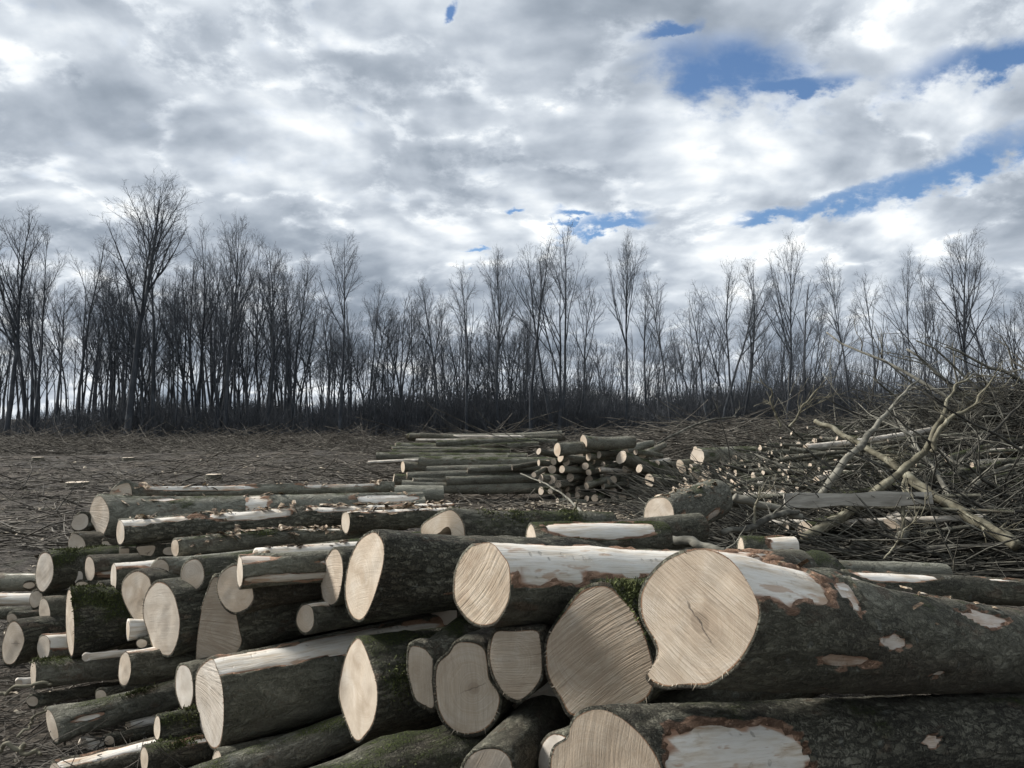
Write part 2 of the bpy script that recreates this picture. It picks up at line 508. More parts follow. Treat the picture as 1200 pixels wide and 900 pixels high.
    base = N.mix(N.m('MULTIPLY', heart, N.m('MULTIPLY', obj_prop(N, 'crack'), 0.6)), base, (0.20, 0.145, 0.095))
    th = N.m('MULTIPLY', N.m('FRACT', N.m('MULTIPLY', r, 71.0)), 3.1)
    cc, cs = N.m('COSINE', th), N.m('SINE', th)
    ckx = N.m('ADD', N.m('MULTIPLY', y, cc), N.m('MULTIPLY', z, cs))
    cky = N.m('ADD', N.m('SUBTRACT', N.m('MULTIPLY', z, cc), N.m('MULTIPLY', y, cs)), N.m('MULTIPLY', N.m('SUBTRACT', N.noise(p, 22.0, 3, 0.6), 0.5), 0.03))
    ck = N.m('MULTIPLY', N.mr(N.m('ABSOLUTE', cky), 0.0028, 0.0008), N.mr(N.m('ABSOLUTE', ckx), N.m('MULTIPLY', size, 0.45), N.m('MULTIPLY', size, 0.15)))
    ck = N.m('MULTIPLY', ck, obj_prop(N, 'crack'))
    base = N.mix(N.m('MULTIPLY', ck, 0.85), base, (0.05, 0.035, 0.025))
    # weathering: grey-brown stained faces
    w = obj_prop(N, 'weather')
    st = N.mr(N.noise(p, 4.0, 5, 0.6, 0.6), 0.35, 0.65)
    base = N.mix(N.m('MULTIPLY', w, N.m('ADD', 0.35, N.m('MULTIPLY', st, 0.65))), base, (0.285, 0.225, 0.165))
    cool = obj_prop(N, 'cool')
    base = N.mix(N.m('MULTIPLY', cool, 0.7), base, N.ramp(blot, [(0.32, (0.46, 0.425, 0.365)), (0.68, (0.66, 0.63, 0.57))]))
    rim = N.n('ShaderNodeAttribute', attribute_name='edge').outputs['Fac']
    base = N.mix(N.mr(N.m('ADD', rim, N.m('MULTIPLY', N.m('SUBTRACT', blot, 0.5), 0.10)), 0.975, 0.995), base, (0.25, 0.15, 0.09))
    h = N.m('ADD', N.m('MULTIPLY', N.m('MULTIPLY', sawm, samt), 1.0), N.m('MULTIPLY', N.noise(p, 160.0, 3, 0.6), 0.25))
    h = N.m('SUBTRACT', h, N.m('MULTIPLY', ck, 1.5))
    finish(N, base, 0.75, h, 0.5, 0.006, 0.2)
    return m


def make_ground():
    m, N = new_mat('churned_soil')
    p = N.n('ShaderNodeNewGeometry').outputs['Position']
    a = N.noise(p, 0.35, 5, 0.6, 0.3)
    b = N.noise(N.vm('MULTIPLY', p, (1.0, 1.0, 1.0)), 3.2, 6, 0.62, 0.2)
    c = N.noise(p, 19.0, 5, 0.65)
    col = N.ramp(N.m('ADD', N.m('MULTIPLY', b, 0.6), N.m('MULTIPLY', c, 0.4)),
                 [(0.36, (0.019, 0.0155, 0.012)), (0.48, (0.058, 0.048, 0.037)), (0.57, (0.108, 0.092, 0.072)), (0.68, (0.20, 0.175, 0.14))])
    col = N.mix(N.m('MULTIPLY', N.mr(a, 0.40, 0.60), 0.65), col, N.mix(c, (0.012, 0.011, 0.010), (0.080, 0.074, 0.065)))
    gm = N.mr(N.noise(p, 1.1, 4, 0.6), 0.58, 0.68)
    col = N.mix(N.m('MULTIPLY', gm, 0.35), col, (0.060, 0.066, 0.034))
    h = N.m('ADD', N.m('MULTIPLY', b, 1.0), N.m('MULTIPLY', c, 0.35))
    finish(N, col, 0.92, h, 1.0, 0.16, 0.2)
    return m


def make_simple(name, stops, scale, rough=0.85, stretch=(1, 1, 1), bstr=0.4, vary=0.0):
    m, N = new_mat(name)
    oc, p, r = log_coords(N)
    n1 = N.noise(N.vm('MULTIPLY', p, stretch), scale, 4, 0.6, 0.2)
    f = n1
    if vary:
        f = N.m('ADD', n1, N.m('MULTIPLY', N.m('SUBTRACT', r, 0.5), vary))
    col = N.ramp(f, stops)
    finish(N, col, rough, n1, bstr, 0.02, 0.2)
    return m


M_BARK = make_bark()
M_BARE = make_bare()
M_CUT = make_cut()
M_GROUND = make_ground()
M_TREE = make_simple('standing_tree_bark', [(0.35, (0.032, 0.036, 0.042)), (0.55, (0.060, 0.066, 0.073)), (0.75, (0.11, 0.118, 0.124))], 3.0, stretch=(1, 1, 0.3), vary=0.15)
M_TWIG = make_simple('bare_twigs', [(0.3, (0.036, 0.042, 0.050)), (0.7, (0.074, 0.082, 0.094))], 1.5, vary=0.15)
M_UNDER = make_simple('undergrowth_stems', [(0.3, (0.044, 0.048, 0.054)), (0.55, (0.076, 0.081, 0.087)), (0.75, (0.13, 0.135, 0.14))], 0.8)
M_BRANCH = make_simple('branch_bark', [(0.34, (0.034, 0.032, 0.027)), (0.5, (0.090, 0.086, 0.070)), (0.66, (0.20, 0.19, 0.155))], 9.0, stretch=(0.5, 1, 1), vary=0.35)
M_LITTER = make_simple('dead_twig_litter', [(0.34, (0.032, 0.028, 0.023)), (0.5, (0.085, 0.076, 0.062)), (0.66, (0.20, 0.182, 0.15))], 2.3, stretch=(1, 1, 1))
M_CHIP = make_simple('wood_chips', [(0.36, (0.09, 0.075, 0.055)), (0.5, (0.25, 0.21, 0.155)), (0.64, (0.50, 0.44, 0.34))], 6.0)
M_SCRAP = make_simple('torn_bark_scraps', [(0.36, (0.03, 0.022, 0.016)), (0.48, (0.12, 0.085, 0.055)), (0.56, (0.30, 0.23, 0.155)), (0.66, (0.52, 0.46, 0.37))], 26.0)
M_PLANK = make_simple('grey_weathered_wood', [(0.3, (0.18, 0.168, 0.14)), (0.55, (0.34, 0.32, 0.275)), (0.75, (0.48, 0.455, 0.39))], 14.0, stretch=(0.12, 1, 1))
M_MOSSTUFT = make_simple('moss', [(0.3, (0.030, 0.036, 0.014)), (0.5, (0.070, 0.080, 0.028)), (0.7, (0.13, 0.142, 0.055))], 30.0)

# ================================================================== ground
def ground_z(x, y):
    x, y = np.asarray(x, float), np.asarray(y, float)
    q = np.stack([x * 0.22, y * 0.22, np.zeros_like(x)], -1)
    z = 0.26 * fbm(q, 3) + 0.13 * fbm(q * 5.0 + 5, 4, 0.6)
    z = z + 0.30 * np.exp(-(((x - 0.15) / 1.5) ** 2 + ((y - 13.6) / 0.9) ** 2)) * (0.6 + 0.4 * fbm(q * 9 + 3, 2))
    near = np.exp(-((x / 5.5) ** 2 + ((y - 3.5) / 4.0) ** 2))
    return z * (1 - 0.75 * near)


def build_ground():
    n = 260
    t = np.linspace(-1, 1, n)
    xs = np.sinh(t * 5.2) / np.sinh(5.2) * 900
    ty = np.linspace(0, 1, n + 60)
    ys = -25 + 26 * ty ** 0.9 + (np.exp(ty * 6.9) - 1) * 0.95
    X, Y = np.meshgrid(xs, ys)
    fade = np.clip((260 - np.hypot(X, Y)) / 150, 0, 1)
    Z = ground_z(X, Y) * fade
    V = np.stack([X, Y, Z], -1)
    r, c = X.shape
    i = (np.arange(r - 1)[:, None] * c + np.arange(c - 1)[None, :])
    q = np.stack([i, i + 1, i + c + 1, i + c], -1)
    o = link('ground', mesh_data('ground', V, q, None, [M_GROUND]))
    tag(o, kind='structure')


build_ground()

# ================================================================== trees
def grow(start, direc, length, r0, r1, nseg, wander, lift, g):
    pts = [np.array(start, float)]
    d = np.array(direc, float)
    d /= np.linalg.norm(d)
    step = length / nseg
    for k in range(nseg):
        d = d + g.normal(0, wander, 3) + np.array((0, 0, lift))
        d /= np.linalg.norm(d)
        pts.append(pts[-1] + d * step)
    return np.array(pts), np.linspace(r0, r1, nseg + 1)


def grow_batch(start, direc, length, r0, r1, nseg, wander, lift, g):
    start, d = np.asarray(start, float), np.asarray(direc, float)
    N = len(start)
    d = d / (np.linalg.norm(d, axis=1, keepdims=True) + 1e-9)
    step = (np.asarray(length, float) * np.ones(N) / nseg)[:, None]
    pts = [start]
    for k in range(nseg):
        d = d + g.normal(0, wander, (N, 3)) + np.array((0, 0, lift))
        d /= np.linalg.norm(d, axis=1, keepdims=True)
        pts.append(pts[-1] + d * step)
    t = np.linspace(0, 1, nseg + 1)[None]
    rr = (np.asarray(r0) * np.ones(N))[:, None] * (1 - t) + (np.asarray(r1) * np.ones(N))[:, None] * t
    return np.stack(pts, 1), rr


def child_dirs(t, ang, phi):
    t = t / (np.linalg.norm(t, axis=1, keepdims=True) + 1e-9)
    ref = np.where(np.abs(t[:, 2:]) > 0.7, np.array((1.0, 0, 0)), np.array((0, 0, 1.0)))
    a = np.cross(t, ref)
    a /= np.linalg.norm(a, axis=1, keepdims=True) + 1e-9
    b = np.cross(t, a)
    return t * np.cos(ang)[:, None] + (a * np.cos(phi)[:, None] + b * np.sin(phi)[:, None]) * np.sin(ang)[:, None]


def child_dir(t, ang, phi):
    t = t / np.linalg.norm(t)
    ref = np.array((1.0, 0, 0)) if abs(t[2]) > 0.7 else np.array((0, 0, 1.0))
    a = np.cross(t, ref)
    a /= np.linalg.norm(a)
    b = np.cross(t, a)
    return t * math.cos(ang) + (a * math.cos(phi) + b * math.sin(phi)) * math.sin(ang)


def tree_proto(seed, H, r0, n1, fork, spread, n2, n3, n4, stems=1, t_lo=0.4):
    """H metres tall; returns (trunk mesh, crown mesh)"""
    g = np.random.default_rng(seed)
    T, C = Tubes(), Tubes()
    tw_p, tw_d, tw_l = [], [], []
    for s in range(stems):
        lean = np.array((g.normal(0, 0.07), g.normal(0, 0.07), 1.0)) if stems == 1 else np.array((math.cos(s * 2.4) * 0.16, math.sin(s * 2.4) * 0.16, 1.0))
        base = np.array((0.0, 0, -0.3)) + (0 if stems == 1 else 0.25 * np.array((math.cos(s * 2.4), math.sin(s * 2.4), 0)))
        hs = H * (1.0 if s == 0 else g.uniform(0.78, 0.98))
        pts, rr = grow(base, lean, hs, r0 * (1 if stems == 1 else 0.75), 0.018, 16, 0.045, 0.035, g)
        rr = r0 * (1 if stems == 1 else 0.75) * (1 - np.linspace(0, 1, 17) ** 0.9) + 0.016
        rr[0] *= 1.5
        T.add(pts, rr, 8)
        for k in range(n1):
            t = t_lo + (0.97 - t_lo) * (k + g.random()) / n1
            f = t * 16
            i = min(int(f), 15)
            p = pts[i] + (pts[i + 1] - pts[i]) * (f - i)
            td = pts[i + 1] - pts[i]
            L = hs * (1 - t) * g.uniform(0.55, 0.9) * spread + 0.9
            rb = min(rr[i] * 0.62, 0.02 + L * 0.013)
            b1, br = grow(p, child_dir(td, g.uniform(0.35, 0.75) * fork, g.uniform(0, 6.28)), L, rb, 0.010, 8, 0.06, 0.055, g)
            (T if rb > 0.045 else C).add(b1, br, 5, cap=False)
            m2 = max(2, int(n2 * min(1.0, L / 4.5)))
            for k2 in range(m2):
                t2 = 0.18 + 0.8 * (k2 + g.random()) / m2
                i2 = min(int(t2 * 8), 7)
                p2 = b1[i2] + (b1[i2 + 1] - b1[i2]) * (t2 * 8 - i2)
                L2 = (L * (1 - t2) * 0.6 + 0.55) * g.uniform(0.7, 1.15)
                b2, br2 = grow(p2, child_dir(b1[i2 + 1] - b1[i2], g.uniform(0.4, 0.8), g.uniform(0, 6.28)), L2, max(br[i2] * 0.55, 0.009), 0.006, 5, 0.10, 0.05, g)
                C.add(b2, br2, 4, cap=False)
                m3 = max(2, int(n3 * min(1.0, L2 / 1.6)))
                t3 = 0.12 + 0.86 * (np.arange(m3) + g.random(m3)) / m3
                i3 = np.minimum((t3 * 5).astype(int), 4)
                tw_p.append(b2[i3] + (b2[i3 + 1] - b2[i3]) * (t3 * 5 - i3)[:, None])
                tw_d.append(b2[i3 + 1] - b2[i3])
                tw_l.append(g.uniform(0.35, 0.9, m3) * (0.5 + 0.5 * min(1, L2 / 1.5)))
    p3, d3, l3 = np.concatenate(tw_p), np.concatenate(tw_d), np.concatenate(tw_l)
    n = len(p3)
    b3, r3 = grow_batch(p3, child_dirs(d3, g.uniform(0.4, 0.85, n), g.uniform(0, 6.28, n)), l3, 0.0068, 0.0048, 3, 0.12, 0.05, g)
    C.add_batch(b3, r3, 3)
    for k4 in range(n4):
        j = g.integers(1, 3, n)
        ar = np.arange(n)
        b4, r4 = grow_batch(b3[ar, j], child_dirs(b3[ar, j + 1] - b3[ar, j], g.uniform(0.4, 0.8, n), g.uniform(0, 6.28, n)), g.uniform(0.2, 0.5, n), 0.0055, 0.0040, 2, 0.12, 0.05, g)
        C.add_batch(b4, r4, 3)
    return T.data('trunk', [M_TREE]), C.data('crown', [M_TWIG])


# seed, height, radius, n1, fork, spread, n2, n3, n4, stems, first limb
PROTO = [tree_proto(*a) for a in (
    (1, 20.0, 0.27, 16, 0.85, 1.05, 10, 8, 2, 1, 0.45),    # 0 broad vase crown
    (2, 20.0, 0.22, 13, 0.95, 0.85, 10, 8, 2, 1, 0.50),    # 1 narrow
    (3, 20.0, 0.24, 9, 0.95, 0.95, 9, 8, 2, 2, 0.46),      # 2 twin stem
    (4, 20.0, 0.20, 11, 0.90, 0.72, 9, 7, 2, 1, 0.58),     # 3 pole with small crown
    (5, 20.0, 0.25, 8, 0.95, 0.95, 9, 8, 2, 3, 0.46),      # 4 three stems
    (6, 20.0, 0.24, 17, 1.0, 0.95, 9, 7, 2, 1, 0.36),     # 5 limbs from low down
    (7, 14.0, 0.13, 11, 0.95, 0.80, 8, 6, 1, 1, 0.38),     # 6 young tree
    (8, 14.0, 0.13, 7, 0.90, 0.72, 7, 6, 1, 3, 0.35),      # 7 coppice
    (9, 14.0, 0.11, 10, 0.85, 0.62, 7, 6, 1, 1, 0.50),     # 8 thin pole
    (10, 14.0, 0.14, 14, 1.25, 0.95, 8, 6, 1, 1, 0.26),    # 9 bushy young tree
    (11, 20.0, 0.22, 12, 1.00, 0.90, 10, 8, 2, 1, 0.40),   # 10 leaning
    (12, 20.0, 0.23, 13, 1.15, 0.80, 9, 8, 2, 1, 0.52),    # 11 open crown
)]


def plant(pi, x, y, h, rz, label, group=None, sx=1.0):
    H = 20.0 if pi < 6 or pi > 9 else 14.0
    t = bpy.data.objects.new('bare_tree', None)
    COL.objects.link(t)
    t.location = (x, y, float(ground_z(x, y)))
    k = h / H
    t.scale = (k * sx, k * sx, k)
    t.rotation_euler = (0, 0, rz)
    link('trunk', PROTO[pi][0], t)
    link('crown', PROTO[pi][1], t)
    tag(t, label, 'tree', group)
    return t


# px of trunk, px of top, proto, label
TALL = [
    (8, 240, 55, 5, 'tall dark bare tree cut by the left edge of the picture', 1.0),
    (40, 252, 57, 2, 'twin-stemmed bare tree, second from the left edge of the wood', 0.8),
    (92, 270, 60, 3, 'slim bare pole tree left of the tallest tree of the wood', 0.9),
    (150, 207, 56, 0, 'tallest bare tree of the wood, with wide rounded crown at left', 1.05),
    (178, 222, 58, 1, 'tall bare tree sharing the crown of the tallest tree, on its right', 0.9),
    (228, 262, 60, 4, 'many-stemmed dark bare tree right of the tallest pair at left', 0.8),
    (264, 252, 57, 0, 'round-topped bare tree between the tallest pair and the lone spire tree', 0.75),
    (312, 285, 58, 5, 'low-limbed bare tree just left of the lone spire tree', 0.85),
    (342, 300, 60, 1, 'thin bare tree next left of the lone spire tree', 0.8),
    (397, 258, 54, 1, 'lone narrow spire-like bare tree standing forward of the left wood', 0.75),
    (432, 325, 60, 3, 'short slim bare tree just right of the lone spire tree', 0.9),
    (474, 345, 60, 8, 'shortest bare pole in the dip of the tree line at centre left', 1.1),
    (516, 320, 58, 1, 'fine-twigged bare tree left of the straight dark pole at the centre', 0.8),
    (546, 300, 56, 3, 'straight dark bare pole tree with tufted top near the centre', 0.85),
    (583, 290, 57, 0, 'fan-shaped bare tree left of the big central clump', 0.75),
    (622, 272, 55, 3, 'straight pole tree at the left side of the big central clump', 1.0),
    (652, 262, 56, 4, 'three-stemmed tallest bare tree of the central clump', 0.95),
    (672, 288, 57, 2, 'twin-stemmed bare tree on the right side of the central clump', 0.9),
    (733, 280, 56, 0, 'isolated bare tree with fan crown right of the central clump', 0.65),
    (757, 335, 60, 8, 'thin low pole beside the isolated fan-crowned tree', 1.2),
    (788, 312, 57, 1, 'slender bare tree between the isolated fan crown and the leaning pair', 0.7),
    (838, 300, 56, 2, 'bare twin-stemmed tree with flat-topped crown right of centre', 1.0),
    (866, 305, 57, 4, 'bare tree of several fine stems left of the tall right-hand spire', 0.9),
    (921, 275, 54, 5, 'tall bare tree with ladder of side limbs right of centre', 0.65),
    (948, 330, 58, 8, 'thin bare pole close right of the ladder-limbed tree', 1.3),
    (1000, 292, 56, 1, 'forked slim bare tree, left one of a pair over the brush pile', 0.65),
    (1026, 312, 57, 3, 'slim bare tree, right one of a pair over the brush pile', 0.8),
    (1076, 292, 55, 4, 'dark many-stemmed bare tree left of the tall tree near the right edge', 0.7),
    (1108, 335, 57, 6, 'shorter dark bare tree between the many-stemmed and the dense-limbed tall trees', 1.1),
    (1144, 262, 54, 5, 'tall dark bare tree with dense rising limbs near the right edge', 0.85),
    (1186, 300, 57, 2, 'bare forked tree at the right edge of the wood', 0.9),
]
for k, (px, top, d, pi, lab, sx) in enumerate(TALL):
    b = P(px, 490, d)
    h = EYE + (HORIZON - top) / FPX * d
    plant(pi, b[0], b[1], h * 1.0, (k * 2.399) % 6.28, lab, sx=sx)

g = np.random.default_rng(5)
REG = [(-60, 130, 'tree among the open left end of the wood', 44, 315, 420),
       (110, 345, 'tree of the dense dark thicket at left', 88, 290, 410),
       (330, 620, 'tree in the even stretch of wood left of centre', 84, 345, 425),
       (600, 900, 'tree in the thin stretch of wood right of centre', 54, 355, 440),
       (880, 1260, 'tree in the wood behind the brush pile', 66, 350, 435)]
LOOK = {1: 'narrow-crowned', 2: 'twin-stemmed', 3: 'long straight-trunked', 4: 'three-stemmed', 5: 'low-limbed spreading', 6: 'young single-stemmed', 7: 'small many-stemmed', 8: 'thin pole-like', 9: 'small bushy', 10: 'slightly leaning tall', 11: 'open-crowned tall'}
for (x0, x1, lab, cnt, t0, t1) in REG:
    for k in range(cnt):
        px = x0 + (x1 - x0) * (k + g.random()) / cnt
        d = g.uniform(57, 88)
        top = g.uniform(t0, t1)
        b = P(px, 490, d)
        h = EYE + (HORIZON - top) / FPX * d
        pi = int(g.choice([6, 7, 8, 9, 8, 7, 3, 1])) if h < 15 else int(g.choice([1, 2, 3, 4, 5, 3, 10, 11]))
        plant(pi, b[0], b[1], h, g.uniform(0, 6.28), f'{LOOK[pi]} bare {lab}', f'{LOOK[pi]} bare trees' + lab[4:], sx=g.uniform(0.75, 1.05))

# ------------------------------------------------------------------ undergrowth of the wood
g = np.random.default_rng(31)
n = 34000
yy_ = g.uniform(56, 84, n)
px_ = g.uniform(-90, 1300, n)
keep = g.random(n) < np.interp(px_, [-90, 60, 150, 260, 360, 450, 700, 1300], [0.30, 0.35, 0.6, 0.8, 0.65, 0.9, 1.0, 1.0])
yy_, px_ = yy_[keep], px_[keep]
xx_ = (px_ - 600) / FPX * yy_
top_ = np.interp(px_, [-100, 40, 120, 250, 340, 420, 520, 700, 860, 1000, 1300], [2.2, 2.4, 3.8, 4.6, 3.8, 4.6, 4.9, 5.2, 5.0, 5.4, 5.8])
n = len(xx_)
hh_ = top_ * g.uniform(0.5, 1.1, n) * (0.85 + 0.35 * vnoise(np.stack([xx_ * 0.3, yy_ * 0.1, np.full(n, 3.1)], -1)))
st = np.stack([xx_, yy_, np.zeros(n)], -1)
T = Tubes()
b0, r0_ = grow_batch(st, np.stack([g.normal(0, 0.25, n), g.normal(0, 0.2, n), np.ones(n)], -1), hh_, g.uniform(0.016, 0.042, n), 0.010, 4, 0.13, 0.05, g)
T.add_batch(b0, r0_, 3)
for rep_ in range(2):
    j = g.integers(1, 4, n)
    ar = np.arange(n)
    b1, r1_ = grow_batch(b0[ar, j], child_dirs(b0[ar, j + 1] - b0[ar, j], g.uniform(0.4, 0.9, n), g.uniform(0, 6.28, n)), hh_ * g.uniform(0.15, 0.4, n), 0.014, 0.009, 2, 0.12, 0.05, g)
    T.add_batch(b1, r1_, 3)
tag(link('undergrowth', T.data('undergrowth', [M_UNDER])), 'dark tangle of leafless undergrowth along the foot of the wood', 'undergrowth', kind='stuff')

# ================================================================== logs of the near pile
def ellipse_px(cx, cy, w, h, rot=0.0, n=24, jag=0.03, seed=0):
    t = np.arange(n) * 2 * math.pi / n
    g = np.random.default_rng(int(seed) + 991)
    f = 1 + jag * np.cos(2 * t + g.uniform(0, 6)) + jag * np.cos(3 * t + g.uniform(0, 6)) + 0.5 * jag * np.cos(5 * t + g.uniform(0, 6))
    x, y = w / 2 * np.cos(t) * f, h / 2 * np.sin(t) * f
    c, s = math.cos(rad(rot)), math.sin(rad(rot))
    return np.stack([cx + x * c - y * s, cy + x * s + y * c], -1)


def resample_closed(pts, n):
    """smooth closed curve through pts (Catmull-Rom), n points evenly spread"""
    pts = np.asarray(pts, float)
    k = len(pts)
    out = []
    for i in range(k):
        p0, p1, p2, p3 = pts[i - 1], pts[i], pts[(i + 1) % k], pts[(i + 2) % k]
        for t in np.linspace(0, 1, 12, endpoint=False):
            out.append(0.5 * ((2 * p1) + (-p0 + p2) * t + (2 * p0 - 5 * p1 + 4 * p2 - p3) * t ** 2 + (-p0 + 3 * p1 - 3 * p2 + p3) * t ** 3))
    out = np.array(out)
    seg = np.linalg.norm(np.roll(out, -1, 0) - out, axis=1)
    cum = np.concatenate([[0], np.cumsum(seg)])
    want = np.linspace(0, cum[-1], n, endpoint=False)
    oc = np.vstack([out, out[:1]])
    return np.stack([np.interp(want, cum, oc[:, j]) for j in range(oc.shape[1])], -1)


LOGN = [0]
BARK_T = 0.012


def face_depth(px):
    k = (px - 600) / FPX
    t = (0.62 - 2.45 * k) / (3.12 + 1.95 * k)
    return 2.45 + 1.95 * t


def LOG(label, face, d, yaw=None, pitch=0.0, L=3.0, taper=0.82, bend=0.0, patches=(), moss=0.0, tone=0.0, crackle=0.3,
        saw=0.5, ang=None, fan=0.0, weather=None, cool=0.4, crack=0.0, stripped=False, res=1.0, face_yaw=None, hollow=None,
        rough=0.035, name='log', group='logs of the near pile', tuft=None, lump=0.0, debris=0, splint=None):
    LOGN[0] += 1
    seed = LOGN[0]
    g = np.random.default_rng(seed * 13 + 5)
    if weather is None:
        weather = g.uniform(0.0, 0.28)
    outline = ellipse_px(*face, seed=seed) if not hasattr(face[0], '__len__') else np.asarray(face, float)
    lo, hi = outline.min(0), outline.max(0)
    cx, cy = (lo + hi) / 2
    w, h = hi - lo
    view = math.degrees(math.atan((cx - 600) / FPX))
    auto = view + math.degrees(math.acos(min(1.0, max(0.05, w / h))))
    if yaw is None:
        yaw = min(auto, 82)
    if face_yaw is None:
        face_yaw = min(auto, view + 80)
    C = P(cx, cy, d)
    ax = np.array((math.sin(rad(yaw)) * math.cos(rad(pitch)), math.cos(rad(yaw)) * math.cos(rad(pitch)), math.sin(rad(pitch))))
    fn = np.array((math.sin(rad(face_yaw)), math.cos(rad(face_yaw)), 0.35 * math.sin(rad(pitch))))
    fn /= np.linalg.norm(fn)
    up = np.array((0, 0, 1.0)) - ax * ax[2]
    up /= np.linalg.norm(up)
    side = np.cross(ax, up)          # towards the camera side
    # outline on the cut plane
    n = int((64 if h > 55 else 40 if h > 25 else 28) * res)
    oc = resample_closed(outline, n)
    cam0 = np.array((0, 0, EYE))
    rays = np.array([P(x, y, 1.0) - cam0 for x, y in oc])
    tt = ((C - cam0) @ fn) / (rays @ fn)
    pts = cam0 + rays * tt[:, None] - C
    a_i = pts @ ax
    yy, zz = pts @ side, pts @ up
    # order so that the ring runs counter-clockwise seen along +axis, starting at the top
    area = np.sum(yy * np.roll(zz, -1) - np.roll(yy, -1) * zz)
    if area < 0:
        a_i, yy, zz = a_i[::-1], yy[::-1], zz[::-1]
    th = np.arctan2(yy, zz)          # 0 = up, +90 = camera side
    rr = np.hypot(yy, zz)
    R = math.sqrt(abs(area) / 2 / math.pi)
    # local frame: x axis, y camera side, z up
    M = Matrix(((ax[0], side[0], up[0], C[0]), (ax[1], side[1], up[1], C[1]), (ax[2], side[2], up[2], C[2]), (0, 0, 0, 1)))
    root = bpy.data.objects.new(name, None)
    COL.objects.link(root)
    root.matrix_world = M
    root.empty_display_size = 0.2
    tag(root, label, 'log', group)
    amax = np.abs(a_i).max()
    m = max(14, int(L / (0.045 if h > 55 else 0.08) * res))
    s = np.linspace(0, 1, m) ** 1.15 * L
    rough_f = rough
    nk = int(L * 1.6) if not stripped else 1
    knots = [(g.uniform(0.25, max(L, 0.3)), g.uniform(-1.2, 2.4), g.uniform(0.25, 0.55) * R + 0.012, g.uniform(0.05, 0.13)) for _ in range(nk)]
    bow = g.normal(0, 0.010) * L
    if bend == 0.0:
        bend = g.normal(0, 0.007) * L

    def radius(S, TH, base):
        """surface radius at distance S along and angle index TH with the end outline base"""
        f = np.clip(S / (2.2 * R + 1e-3), 0, 1)
        f = f * f * (3 - 2 * f)
        r = base * (1 - 0.75 * f) + R * 0.75 * f
        r = r * (1 - (1 - taper) * S / L)
        q = np.stack([S * 1.6, np.cos(TH) * R * 5, np.sin(TH) * R * 5], -1) + seed * 3.7
        r = r * (1 + np.clip(S / 0.15, 0, 1) * (rough_f * 1.3 * fbm(q, 2) + lump * np.clip(fbm(q * 0.8 + 9, 2), 0, 1)))
        for ks, ka, kr, kh in knots:
            da = (TH - ka + math.pi) % (2 * math.pi) - math.pi
            dd = np.sqrt((S - ks) ** 2 + (da * R) ** 2) / kr
            r = r * (1 + kh * np.exp(-dd * dd) - kh * 0.7 * np.exp(-(dd * 3.2) ** 2))
        q2 = np.stack([S * 14, np.cos(TH) * R * 34, np.sin(TH) * R * 34], -1) + seed
        r = r + (0.004 + 0.006 * crackle) * fbm(q2, 3, 0.6) * np.clip(S / 0.03, 0, 1)
        return r

    def pmask(S, TH):
        mk = np.full(S.shape, -9.0)
        for (s0, s1, a0, ah, *_t) in patches:
            sc, sh = (s0 + s1) / 2, (s1 - s0) / 2
            da = (np.degrees(TH) - a0 + 180) % 360 - 180
            kf = 1 + 0.10 / max(sh, 0.03)
            q = np.stack([S * 7, np.cos(TH) * R * 16, np.sin(TH) * R * 16], -1) * kf + seed * 1.9 + a0
            ex = 2.4 if sh > 0.25 else 1.3
            v = 1 - np.abs((S - sc) / sh) ** ex - np.abs(da / ah) ** (ex - 0.2) + 0.85 * fbm(q, 4, 0.6)
            mk = np.maximum(mk, v)
        return mk

    sb = bend * np.sin(np.clip(s / L, 0, 1) * math.pi)
    S, TH = np.meshgrid(s, th, indexing='ij')
    base = np.broadcast_to(rr, S.shape)
    RAD = radius(S, TH, base)
    edge = np.zeros(S.shape)
    if patches:
        mk = pmask(S, TH)
        RAD = RAD - np.clip(mk * 5, 0, 1) * np.where(S < 1e-6, BARK_T + 0.001, 0.030)
        RAD = RAD + 0.007 * np.exp(-((mk + 0.10) / 0.10) ** 2) * np.clip(0.4 + fbm(np.stack([S * 30, TH * 6, TH * 0], -1), 2), 0, 1) * np.clip(S / 0.02, 0, 1)
        edge = np.clip(1 - np.abs(mk) * 2.2, 0, 1)
    fade = np.clip(1 - S / (2.2 * amax + 1e-6), 0, 1)
    X = S + a_i[None, :] * fade
    sw = bow * np.sin(np.clip(s / L, 0, 1) * math.pi * 0.8)
    V = np.stack([X, RAD * np.sin(TH) + sw[:, None], RAD * np.cos(TH) + sb[:, None]], -1)
    # a rim ring closes the bark to the cut face
    k_in = 1 - BARK_T / max(R, 0.03)
    rim = np.stack([a_i + 0.0015, rr * k_in * np.sin(th), rr * k_in * np.cos(th)], -1)
    far_c = np.array((L, sw[-1], sb[-1]))
    VV = np.concatenate([rim, V.reshape(-1, 3)])
    E = np.concatenate([np.zeros(n), edge.ravel()])
    i = np.arange(m)[:, None] * n + np.arange(n)[None, :]
    j = np.arange(m)[:, None] * n + (np.arange(n)[None, :] + 1) % n
    q = np.stack([i, j, j + n, i + n], -1).reshape(-1, 4)
    me = mesh_data('bark', VV, q, None, [M_BARE if stripped else M_BARK], True, {'edge': E})
    bark_o = link('stripped_stem' if stripped else 'bark', me, root)
    bark_o['moss'], bark_o['tone'], bark_o['crackle'], bark_o['weather'] = float(moss), float(tone), float(crackle), float(weather)
